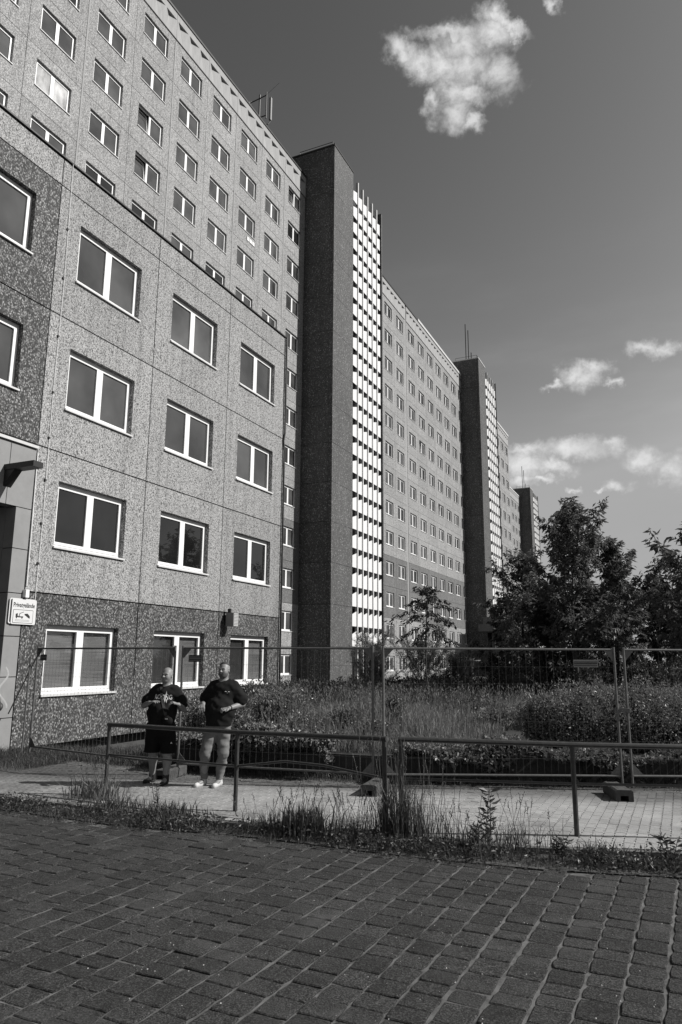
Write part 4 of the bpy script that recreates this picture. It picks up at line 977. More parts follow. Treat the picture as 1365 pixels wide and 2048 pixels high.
# the sapling with hanging leaf sprays
sp = empty('sapling', (-6.88, 21.05, -1.45), 'slender sapling with a small umbrella crown of hanging leaves, in front of the second block', 'tree')
tr_ = [Vector((0.06, 0, 0)), Vector((.0, 0, .5)), Vector((-.06, 0, 1.1)), Vector((-.04, 0, 2.2)), Vector((.0, 0, 3.0)), Vector((.05, 0, 3.65))]
MB().tube(tr_, [.035, .03, .026, .022, .016, .006], 8).build('trunk', BARK, sp, smooth=True)
q = random.Random(5); LP = []; LD = []; lm = MB()
for i in range(24):
    f = i/23; p0 = tr_[3].lerp(tr_[5], f*.85); a = i*2.4; L_ = (.42+.58*math.sin(math.pi*min(1, .25+.75*f)))*q.uniform(.7, 1.25); el = .05+.85*f+q.uniform(-.3, .25)
    pts = [p0]; d = Vector((math.cos(a)*math.cos(el), math.sin(a)*math.cos(el), math.sin(el)))
    for k in range(1, 6): pts.append(pts[-1]+(d+Vector((0, 0, -.16*k)))*L_/5)
    lm.tube(pts, .007, 4, r2=.003)
    for k in range(9):
        u = .25+.75*k/8; j = min(4, int(u*5)); c = pts[j].lerp(pts[j+1], u*5-j)
        for w in range(6): LP.append(c+Vector((q.gauss(0, .05), q.gauss(0, .05), q.gauss(0, .04)))); LD.append(Vector((q.gauss(0, .6), q.gauss(0, .6), -.75))+d*.5)
lm.build('limb', BARK, sp)
V, F = leaf_arrays(np.array(LP), np.array(LD), .15*np.random.default_rng(2).uniform(.6, 1.1, len(LP)), .38, .2); link('crown', mesh_np('crown', V, F, LEAF_D), sp)

# ------------------------------------------------------------------ lamps and pole in the distance
lp = empty('garden_lamp', (-15.5, 58.95, -2.25), 'flat topped mushroom lamp in the shade before the second tower', 'lamp')
MB().tube([(0, 0, 0), (0, 0, 1.75)], .07, 8).build('post', LAMPW, lp); MB().tube([(0, 0, 1.75), (0, 0, 2.12)], .16, 10).build('lantern', LAMPW, lp); MB().tube([(0, 0, 2.12), (0, 0, 2.2)], .72, 16).build('lamp_top', LAMPW, lp); MB().tube([(0, 0, 2.2), (0, 0, 2.35)], .2, 10).build('cap', LAMPW, lp)
pl = empty('flag_pole', (-9.6, 45.1, -2.2), 'pale pole standing in a box planter below the trees', 'pole'); MB().tube([(0, 0, 0), (0, 0, 3.6)], .09, 10).build('shaft', LAMPW, pl); MB().tube([(0, 0, 1.9), (0, 0, 1.98)], .14, 10).build('collar', LAMPW, pl)
pb = empty('planter_box', (-9.5, 44.6, -2.2), 'low pale concrete planter box around the foot of the pole', 'planter')
MB().box(-.75, .75, -.45, .45, .1, .85).build('box', PIER, pb); MB().box(.76, .9, -.46, .46, .1, .87).build('side_plate', WHITE_EDGE, pb)

# ------------------------------------------------------------------ verge weeds
def vy(x): return np.interp(x, [-12, -8.8, -6.4, -4.4, -2.5, -1.3, -.15, 5], [7.55, 7.45, 7.38, 7.6, 7.65, 7.8, 8.15, 10.1])
n = 19000
X = R.uniform(-12, 3.5, n); dens = .45+.55*np.clip(np.sin(X*1.9+.5)+np.sin(X*4.1)+.4, 0, 1); kx = R.random(n) < dens; X = X[kx]
Y = vy(X)+R.normal(0, .13, len(X)); hh = R.uniform(.02, .12, len(X))+.10*R.random(len(X))**4
A1 = blades(np.stack([X, Y, np.full(len(X), -1.96)], 1), hh, .005, R.uniform(.1, .9, len(X)))
n = 15000; X = R.uniform(-12, 3.5, n); kx = R.random(n) < (.3+.7*np.clip(np.sin(X*2.3+2)+np.sin(X*5.3)*.6+.5, 0, 1)); X = X[kx]
Y = vy(X)+R.normal(-.02, .13, len(X)); 
A2 = leaf_arrays(np.stack([X, Y, -1.95+R.random(len(X))**2*.13], 1), np.stack([R.normal(size=len(X)), R.normal(size=len(X)), R.uniform(-.1, .9, len(X))], 1), R.uniform(.025, .06, len(X)), .5, .3)
V, F = merge([A1, A2]); tag(link('verge_weeds', mesh_np('verge_weeds', V, F, WEED)), 'low weeds along the verge between road and pavement', kind='stuff')
# weeds along the fence foot and the wing
n = 9000; X = R.uniform(-12.6, 3, n); Y = np.interp(X, [-12.7, -7.5, -4.4, -.9, 3], [11.2, 10.75, 11.2, 12.6, 14.2])+R.normal(0, .12, n)
V, F = merge([blades(np.stack([X, Y, np.full(n, -1.93)], 1), R.uniform(.03, .22, n), .006, R.uniform(.1, .8, n))]); tag(link('wall_foot_grass', mesh_np('wall_foot_grass', V, F, WEED)), 'grass along the foot of wall and wing', kind='stuff')
n = 5000; X = R.uniform(-13, -10.4, n); Y = 10.2+R.normal(0, .35, n)+(-X-11)*.2
V, F = blades(np.stack([X, Y, np.full(n, -1.92)], 1), R.uniform(.03, .22, n), .006, R.uniform(.1, .8, n)); tag(link('corner_grass', mesh_np('corner_grass', V, F, WEED)), 'grass tufts on the pavement at the left edge', kind='stuff')

def tuft(x, y, label, n, h, lean, w=.006, mat=WEED, spread=.08, heads=True, name='grass_clump', group='grass clumps on the verge', broad=0):
    t = empty(name, (x, y, -1.96), label, 'grass clump' if name == 'grass_clump' else 'weed', group)
    P = np.stack([R.normal(0, spread, n), R.normal(0, spread*.7, n), np.zeros(n)], 1); parts = [blades(P, h*R.uniform(.45, 1.0, n), w, R.uniform(.05, lean, n))]
    V, F = merge(parts); tag(link('blades', mesh_np('blades', V, F, mat), t), kind='stuff')
    if heads:
        k = max(4, n//14); mb = MB(); HP = []; HD = []
        for i in range(k):
            a = R.uniform(0, 6.28); l = R.uniform(.03, .25); hh = h*R.uniform(.95, 1.45); b0 = Vector((R.normal()*spread, R.normal()*spread*.7, 0)); e = b0+Vector((math.cos(a)*l, math.sin(a)*l, hh))
            mb.tube([b0, b0.lerp(e, .5)+Vector((0, 0, hh*.04)), e], .0022, 4)
            for s_ in range(7): HP.append(b0.lerp(e, .82+.03*s_)); HD.append((R.normal()*.5, R.normal()*.5, 1))
        mb.build('stalk', DRY, t); V, F = leaf_arrays(np.array([tuple(p) for p in HP]), np.array(HD), .028, .35); tag(link('seed_head', mesh_np('seed_head', V, F, DRY), t), kind='stuff')
    return t
tuft(-3.0, 8.0, 'tall dense clump of dark grass around the posts in the railing gap', 360, .85, .4, .008, spread=.15)
tuft(-2.72, 8.05, 'tall thin stalks right of the railing gap', 170, .6, .5, .007, spread=.15)
tuft(-7.5, 8.2, 'leafy tufted weed at the foot of the leftmost railing post', 260, .45, .6, .014, spread=.2, mat=GRASS)
tuft(-6.7, 7.7, 'short tufted grass right of the leftmost railing post', 320, .3, .7, .012, spread=.25, mat=WEED, heads=False)
tuft(-5.9, 7.65, 'broad bladed tuft in front of the left man', 260, .3, .6, .014, spread=.18, heads=False)
tuft(-4.05, 7.75, 'spiky broad bladed clump left of the railing gap', 320, .42, .55, .018, spread=.15)
tuft(-4.5, 7.75, 'sparse grass with thin stalks between middle post and spiky clump', 160, .3, .5, .007, spread=.2)
tuft(-3.45, 7.8, 'fine upright grass just left of the railing gap', 380, .36, .4, .005, spread=.2)
tuft(-1.75, 8.1, 'wiry grass with long bent stalks in front of the paving', 180, .45, .7, .007, spread=.22)
tuft(-2.2, 7.95, 'medium grass clump between railing gap and milkweed', 200, .34, .6, .007, spread=.2)
tuft(-.9, 8.1, 'small leafy tuft beside the right railing post', 160, .25, .8, .012, spread=.12, heads=False)
tuft(-.35, 8.15, 'low tuft at the right end of the verge', 160, .16, .8, .012, spread=.2, heads=False)
def leafy_weed(x, y, h, label, n=26, sz=.1, stems=3, mat=WEED):
    t = empty('leafy_weed', (x, y, -1.96), label, 'weed', 'leafy weeds on the verge'); mb = MB(); P = []; D = []
    for s_ in range(stems):
        e = Vector((R.normal()*.1, R.normal()*.05, h*R.uniform(.6, 1))); b0 = Vector((R.normal()*.04, R.normal()*.03, 0)); mb.tube([b0, b0.lerp(e, .5), e], .005, 5, r2=.003)
        for k in range(n):
            f = .15+.85*k/n; a = k*2.4; P.append(tuple(b0.lerp(e, f))); D.append((math.cos(a), math.sin(a), .55-.2*f))
    mb.build('stem', BARK, t); V, F = leaf_arrays(np.array(P), np.array(D), sz*R.uniform(.6, 1.1, len(P)), .3, .25); link('leaves', mesh_np('leaves', V, F, mat), t)
leafy_weed(-1.98, 7.98, .8, 'tall single stemmed weed with long leaves, right of the railing gap', 22, .14, 2)
leafy_weed(-2.15, 7.85, .4, 'bushy young weed in front of the tall single stemmed weed', 20, .09, 4)
leafy_weed(-6.2, 7.9, .55, 'thin flowering weed in front of the legs of the left man', 18, .06, 3, GRASS)
leafy_weed(-5.05, 8.0, .5, 'thin weed right of the middle railing post', 10, .05, 1)
leafy_weed(-.25, 8.25, .3, 'small broad leaved weed at the right end of the verge', 12, .12, 3)
leafy_weed(-1.25, 7.95, .28, 'spreading weed at the foot of the right railing post', 18, .08, 5)
n = 9000; X = R.uniform(-12.7, -7.6, n); Y = R.uniform(10.75, 12.4, n); 
V, F = blades(np.stack([X, Y, np.full(n, -1.95)], 1), R.uniform(.05, .3, n)*(.4+.6*np.clip((X+13)/3, 0, 1)), .008, R.uniform(.1, .8, n)); tag(link('wall_side_grass', mesh_np('wall_side_grass', V, F, WEED)), 'grass between fence and the foot of the wing', kind='stuff')
# dead leaves and crumbs on the road edge
n = 1500; X = R.uniform(-9, 2, n); Y = vy(X)-R.gamma(1.2, .16, n)-.05
V, F = leaf_arrays(np.stack([X, Y, np.full(n, -1.945)], 1), np.stack([R.normal(size=n), R.normal(size=n), R.normal(size=n)*.12], 1), R.uniform(.006, .028, n), .6, .3); tag(link('leaf_litter', mesh_np('leaf_litter', V, F, DRY)), 'dry leaf litter along the road edge', kind='stuff')
n = 420; X = R.uniform(-4, .4, n); Y = R.uniform(3.6, 7.4, n)
V, F = leaf_arrays(np.stack([X, Y, np.full(n, -1.944)], 1), np.stack([R.normal(size=n), R.normal(size=n), R.normal(size=n)*.1], 1), R.uniform(.003, .012, n), .8, .4); tag(link('grit', mesh_np('grit', V, F, SILL)), 'pale crumbs of grit scattered on the road', kind='stuff')
n = 3500; X = R.uniform(-12, 3, n); Y = np.interp(X, [-12.7, -7.5, -4.4, -.9, 3], [10.9, 10.45, 10.95, 12.3, 13.9])+R.normal(0, .22, n)
V, F = leaf_arrays(np.stack([X, Y, np.full(n, -1.893)], 1), np.stack([R.normal(size=n), R.normal(size=n), R.normal(size=n)*.15], 1), R.uniform(.008, .03, n), .7, .4); tag(link('gravel', mesh_np('gravel', V, F, DRY)), 'grit and litter along the fence line', kind='stuff')

# ------------------------------------------------------------------ people: smooth distance fields turned into one closed surface each
class SDF:
    def __init__(s, lo, hi, h):
        s.lo = np.array(lo, float); s.h = h; s.n = np.ceil((np.array(hi)-s.lo)/h).astype(int)+1; s.f = np.full(s.n, .5, np.float32)
    def region(s, lo, hi):
        a = np.clip(np.floor((lo-s.lo)/s.h).astype(int), 0, s.n-1); b = np.clip(np.ceil((hi-s.lo)/s.h).astype(int)+1, 1, s.n)
        ax = [s.lo[i]+s.h*np.arange(a[i], b[i]) for i in range(3)]
        return tuple(slice(a[i], b[i]) for i in range(3)), np.meshgrid(*ax, indexing='ij')
    def comb(s, sl_, d, k, sub=False):
        f = s.f[sl_]
        if sub: d = -d; h = np.clip(.5-.5*(f-d)/k, 0, 1); s.f[sl_] = f*(1-h)+d*h+k*h*(1-h)
        else: h = np.clip(.5+.5*(f-d)/k, 0, 1); s.f[sl_] = f*(1-h)+d*h-k*h*(1-h)
    def cap(s, a, b, ra, rb=None, k=.02, sub=False, sq=(1, 1, 1)):
        a = np.array(a, float); b = np.array(b, float); rb = ra if rb is None else rb; m_ = max(ra, rb)+k+.03
        sl_, (X, Y, Z) = s.region(np.minimum(a, b)-m_, np.maximum(a, b)+m_); ab = b-a; L2 = max(1e-9, ab@ab)
        t = np.clip(((X-a[0])*ab[0]+(Y-a[1])*ab[1]+(Z-a[2])*ab[2])/L2, 0, 1)
        d = np.sqrt((X-a[0]-t*ab[0])**2*sq[0]+(Y-a[1]-t*ab[1])**2*sq[1]+(Z-a[2]-t*ab[2])**2*sq[2])-(ra+(rb-ra)*t); s.comb(sl_, d, k, sub); return s
    def chain(s, pts, rs, k=.02):
        for i in range(len(pts)-1): s.cap(pts[i], pts[i+1], rs[i], rs[i+1], k)
        return s
    def ell(s, c, r, k=.02, sub=False, rz=0, rx=0):
        c = np.array(c, float); r = np.array(r, float); m_ = max(r)+k+.03
        sl_, (X, Y, Z) = s.region(c-m_, c+m_); x = X-c[0]; y = Y-c[1]; z = Z-c[2]
        if rz: x, y = x*math.cos(rz)+y*math.sin(rz), -x*math.sin(rz)+y*math.cos(rz)
        if rx: y, z = y*math.cos(rx)+z*math.sin(rx), -y*math.sin(rx)+z*math.cos(rx)
        q0 = np.sqrt((x/r[0])**2+(y/r[1])**2+(z/r[2])**2); q1 = np.sqrt((x/r[0]**2)**2+(y/r[1]**2)**2+(z/r[2]**2)**2)+1e-9
        s.comb(sl_, q0*(q0-1)/q1, k, sub); return s
    def cut(s, axis, val, keep_above=True):
        g_ = s.lo[axis]+s.h*np.arange(s.n[axis]); sh = [1, 1, 1]; sh[axis] = -1; d = (val-g_) if keep_above else (g_-val)
        s.f = np.maximum(s.f, d.reshape(sh).astype(np.float32)); return s
    def noise(s, amp, fr, seed=0):
        g_ = [s.lo[i]+s.h*np.arange(s.n[i]) for i in range(3)]; X, Y, Z = np.meshgrid(*g_, indexing='ij', sparse=True); q = np.random.default_rng(seed)
        for i in range(5):
            w = q.normal(size=3)*fr; p_ = q.uniform(0, 6); s.f = s.f+(amp/2.2*np.sin(X*w[0]+Y*w[1]+Z*w[2]+p_)).astype(np.float32)
        return s
    def mesh(s, name, mat):
        f = s.f; i8 = [f[a:f.shape[0]-1+a, b:f.shape[1]-1+b, c:f.shape[2]-1+c] for a in (0, 1) for b in (0, 1) for c in (0, 1)]
        ins = sum((q < 0).astype(np.int8) for q in i8); act = (ins > 0) & (ins < 8); idx = -np.ones(act.shape, np.int64); ijk = np.argwhere(act); idx[act] = np.arange(len(ijk))
        vals = np.stack([q[act] for q in i8], 1).reshape(-1, 2, 2, 2); acc = np.zeros((len(ijk), 3)); cnt = np.zeros(len(ijk))
        for ax in range(3):
            for u in (0, 1):
                for v in (0, 1):
                    ii = [u, v]; ii.insert(ax, 0); jj = [u, v]; jj.insert(ax, 1)
                    A = vals[:, ii[0], ii[1], ii[2]]; B = vals[:, jj[0], jj[1], jj[2]]; m_ = (A < 0) != (B < 0)
                    t = np.where(m_, A/np.where(m_, A-B, 1), 0); p_ = np.tile(np.array(ii, float), (len(A), 1)); p_[:, ax] = t; acc[m_] += p_[m_]; cnt[m_] += 1
        V = s.lo+s.h*(ijk+acc/cnt[:, None]); F = []
        for ax in range(3):
            b, c = (ax+1) % 3, (ax+2) % 3; lo = [slice(None)]*3; hi = [slice(None)]*3; lo[ax] = slice(0, -1); hi[ax] = slice(1, None)
            A = f[tuple(lo)]; B = f[tuple(hi)]; m_ = (A < 0) != (B < 0)
            e = np.argwhere(m_); e = e[(e[:, b] > 0) & (e[:, c] > 0) & (e[:, b] < f.shape[b]-1) & (e[:, c] < f.shape[c]-1)]
            fl_ = (A < 0)[e[:, 0], e[:, 1], e[:, 2]]; q = []
            for db, dc in ((0, 0), (-1, 0), (-1, -1), (0, -1)): w = e.copy(); w[:, b] += db; w[:, c] += dc; q.append(idx[w[:, 0], w[:, 1], w[:, 2]])
            q = np.stack(q, 1); q[fl_] = q[fl_][:, ::-1]; F.append(q)
        return mesh_np(name, V, np.concatenate(F)[:, ::-1], mat, True)

def hand(s, wrist, knuck, fdir, curl, side, palm_n, scale=1.0, spread=.3):
    """palm from wrist to knuckles, four unequal bent fingers and a thumb leaving the side of the palm"""
    w = Vector(wrist); kn = Vector(knuck); n_ = Vector(palm_n).normalized(); fd = Vector(fdir).normalized(); ax = (kn-w).normalized()
    sd = ax.cross(n_).normalized()*side
    for o in (-.026, -.009, .009, .026): s.cap(w+sd*o*.6, kn+sd*o, .0155, .0125, .012)
    for i, (o, L_) in enumerate(((.033, .070), (.011, .080), (-.011, .075), (-.031, .058))):
        p = kn+sd*o*1.0; d = (fd+sd*o*spread*12).normalized(); c = curl+.08*i
        d2 = (d*math.cos(c)+n_*math.sin(c)).normalized(); d3 = (d*math.cos(2*c)+n_*math.sin(2*c)).normalized()
        a = p+d*L_*.42*scale; b = a+d2*L_*.33*scale; e = b+d3*L_*.25*scale; s.chain([p, a, b, e], [.0105, .0098, .0088, .0075], .004)
    t0 = w.lerp(kn, .3)+sd*.028; t1 = t0+(sd*.7+ax*.7).normalized()*.038; t2 = t1+(ax*.9+n_*.25).normalized()*.032
    s.chain([t0, t1, t2], [.0150, .0115, .0095], .006)

def head(s, c, turn=0, tilt=0, w=.076, jaw=1.0, beard=False):
    """c: centre of the head; face towards -y turned by `turn`"""
    c = np.array(c, float)
    def L(x, y, z): ct, st_ = math.cos(turn), math.sin(turn); x, z = x*math.cos(tilt)+z*math.sin(tilt), -x*math.sin(tilt)+z*math.cos(tilt); return (c[0]+x*ct-y*st_, c[1]+x*st_+y*ct, c[2]+z)
    s.ell(L(0, .018, .028), (w, .094, .088), .02, rz=turn); s.ell(L(0, -.02, -.03), (w*.86*jaw, .072, .082), .03, rz=turn); s.ell(L(0, -.052, -.088), (.036*jaw, .032, .026), .022, rz=turn)
    for sx in (-1, 1):
        s.ell(L(sx*.036, -.055, -.028), (.027, .024, .03), .02); s.cap(L(sx*.014, -.082, .019), L(sx*.05, -.068, .02), .0105, .008, .012)
        s.ell(L(sx*.031, -.088, .002), (.02, .017, .014), .008, sub=True); s.ell(L(sx*.031, -.074, .001), (.0125, .0115, .0105), .004)
        s.ell(L(sx*(w+.004), .012, -.01), (.009, .019, .031), .008, rz=turn+sx*.35); s.ell(L(sx*(w+.012), .004, -.008), (.006, .009, .016), .005, sub=True)
    s.cap(L(0, -.082, .012), L(0, -.106, -.025), .0085, .0125, .012); 
    for sx in (-1, 1): s.ell(L(sx*.012, -.094, -.028), (.009, .01, .008), .006)
    s.cap(L(-.021, -.083, -.052), L(.021, -.083, -.052), .007, None, .008); s.cap(L(-.019, -.081, -.064), L(.019, -.081, -.064), .008, None, .008)
    s.cap(L(-.022, -.094, -.058), L(.022, -.094, -.058), .003, None, .004, sub=True)
    return L
RZ = math.radians(24.87)
def person(loc, label, group=None): return empty('person', loc, label, 'person', group, RZ)
def eyes(t, L):
    mb = MB()
    for sx in (-1, 1):
        c = Vector(L(sx*.031, -.0835, .001)); mb.tube([c+Vector((0, .004, 0)), c+Vector((0, -.0022, 0))], .0055, 8)
    mb.build('pupils', DARKEYE, t)
    mb = MB()
    for sx in (-1, 1): mb.tube([Vector(L(sx*.016, -.094, .021)), Vector(L(sx*.034, -.092, .026)), Vector(L(sx*.052, -.077, .021))], .0032, 5)
    mb.build('eyebrows', HAIR, t)

def make_man_a():
    t = person((-7.36, 9.42, -1.905), 'heavy bald man in black T-shirt with white print and black shorts, gesturing with both hands')
    b = SDF((-.52, -.5, 0), (.48, .5, 1.8), .0068)
    L = head(b, (0, 0, 1.635), turn=-.35, tilt=.03, w=.078, jaw=1.12)
    b.cap((0, .03, 1.56), (-.005, .035, 1.44), .062, .078, .04)
    b.ell((-.01, .03, 1.29), (.19, .12, .2), .05); b.ell((-.045, -.02, 1.06), (.205, .16, .18), .08); b.ell((-.055, .03, .9), (.19, .14, .14), .06)
    eL, wL = (-.335, .02, 1.175), (-.20, -.20, 1.225); eR, wR = (.275, .05, 1.12), (.245, -.18, 1.20)
    b.chain([(-.17, .03, 1.40), eL], [.06, .047], .05); b.cap(eL, wL, .046, .030, .02); b.chain([(.16, .03, 1.39), eR], [.06, .047], .05); b.cap(eR, wR, .046, .030, .02)
    hand(b, wL, (-.125, -.235, 1.245), (1, -.25, .02), .15, 1, (-.1, .2, -1), 1.05)
    hand(b, wR, (.165, -.225, 1.235), (-1, -.1, -.35), .28, 1, (-.2, .1, -1), 1.05)
    for pts, rs in (([(-.15, .04, .86), (-.18, .12, .47), (-.19, .165, .36), (-.197, .21, .1)], [.10, .066, .063, .041]), ([(.04, .03, .86), (.06, .0, .47), (.065, .03, .36), (.055, .01, .1)], [.10, .066, .063, .041])): b.chain(pts, rs, .03)
    b.ell((-.193, .19, .33), (.055, .06, .11), .03); b.ell((.066, .05, .33), (.055, .06, .11), .03)
    b.cap((-.2, .2, .07), (-.26, .1, .045), .038, .03, .02); b.cap((.053, .0, .07), (.045, -.11, .045), .038, .03, .02)
    link('body', b.mesh('body', SKIN), t); eyes(t, L)
    c = SDF((-.52, -.4, .8), (.48, .35, 1.6), .009)
    c.ell((-.005, .03, 1.33), (.20, .135, .17), .05); c.ell((-.045, -.015, 1.08), (.225, .175, .22), .08); c.chain([(-.05, .02, .95), (-.055, .02, .87)], [.19, .2], .06)
    c.cap((-.09, .035, 1.43), (.08, .035, 1.43), .065, None, .04); c.chain([(-.15, .03, 1.40), (-.30, .025, 1.235)], [.085, .083], .05); c.chain([(.15, .03, 1.39), (.255, .045, 1.20)], [.085, .085], .05)
    c.cap((0, .02, 1.47), (0, .02, 1.56), .062, .07, .01, sub=True); c.noise(.007, 26, 3); c.noise(.0018, 45, 13); c.cut(2, .875)
    sh_me = c.mesh('shirt', BLACKC); sh_ = link('shirt', sh_me, t)
    c = SDF((-.42, -.3, .4), (.32, .4, .96), .009)
    c.ell((-.06, .03, .86), (.215, .165, .14), .06); c.chain([(-.15, .04, .82), (-.195, .10, .45)], [.135, .118], .05); c.chain([(.04, .03, .82), (.075, .01, .45)], [.13, .118], .05); c.noise(.006, 22, 4); c.cut(2, .465)
    link('shorts', c.mesh('shorts', BLACKS), t)
    for hx, hy, tx, ty in ((-.197, .215, -.27, .07), (.055, .015, .04, -.14)):
        c = SDF((min(hx, tx)-.1, min(hy, ty)-.1, -.01), (max(hx, tx)+.1, max(hy, ty)+.12, .28), .0065)
        c.cap((hx, hy+.03, .04), (tx, ty, .032), .042, .036, .02); c.cap((hx, hy, .06), (hx, hy+.005, .19 if hx < 0 else .13), .052, .054, .03); c.cut(2, .0)
        c.cap((hx, hy+.005, .2 if hx < 0 else .13), (hx, hy+.005, .3), .043, None, .004, sub=True)
        o = link('shoe', c.mesh('shoe', SHOEK), t)
        if hx < 0: MB().tube([(hx, hy, .195), (hx, hy, .215)], .047, 16).build('sock', SHOEW, t)
    bv = BVHTree.FromPolygons([v.co[:] for v in sh_me.vertices], [p.vertices[:] for p in sh_me.polygons])
    def onshirt(x, z, off=.004):
        h = bv.ray_cast(Vector((x, -.8, z)), Vector((0, 1, 0))); return (h[0].y if h[0] else 0)-off
    # crossbody strap and small bag
    P_ = [(-.07, 1.455), (-.045, 1.35), (-.015, 1.25), (.02, 1.15), (.05, 1.05), (.08, .99)]; mb = MB(); pr = []
    for x, z in P_: pr.append((Vector((x-.02, onshirt(x-.02, z, .007), z)), Vector((x+.02, onshirt(x+.02, z, .007), z))))
    for a, c_ in zip(pr, pr[1:]): mb.prism([a[0], a[1], c_[1], c_[0]], (0, .004, 0))
    mb.build('bag_strap', STRAP, t)
    y = onshirt(.08, 1.0, .0); c = SDF((-.02, y-.12, .86), (.2, y+.06, 1.06), .006); c.ell((.085, y-.03, .955), (.085, .045, .07), .02); bag = link('shoulder_bag', c.mesh('shoulder_bag', BLACKS), t)
    MB().box(.06, .10, y-.079, y-.072, .985, .993).build('zip_pull', PRINT, bag)
    for txt, x0, z0, sz in (('ROC', -.075, 1.305, .085), ('KING', .035, 1.300, .085)):
        tm = text_mesh(txt, sz, PRINT, 'shirt_print', True); v = np.array([q.co[:] for q in tm.vertices])
        V = np.array([(x0+a*.82, onshirt(x0+a*.82, z0+b_*1.15+.10*abs(a)*0, .006), z0+b_*1.15) for a, b_, _ in v]); tm.vertices.foreach_set('co', V.astype(np.float32).ravel()); link('shirt_print', tm, t)
    mb = MB()
    for pts in ([(.012, 1.335), (.026, 1.365), (.030, 1.40), (.034, 1.365), (.048, 1.335)], [(.005, 1.27), (.022, 1.225), (.028, 1.27)], [(.035, 1.27), (.045, 1.215), (.052, 1.27)]): mb.poly([(x, onshirt(x, z, .006), z) for x, z in pts])
    mb.build('shirt_print', PRINT, t)
    MB().prism([(.135, -.138, .62), (.15, -.138, .645), (.165, -.138, .62)], (0, .01, 0)).build('shorts_logo', PRINT, t)
make_man_a()

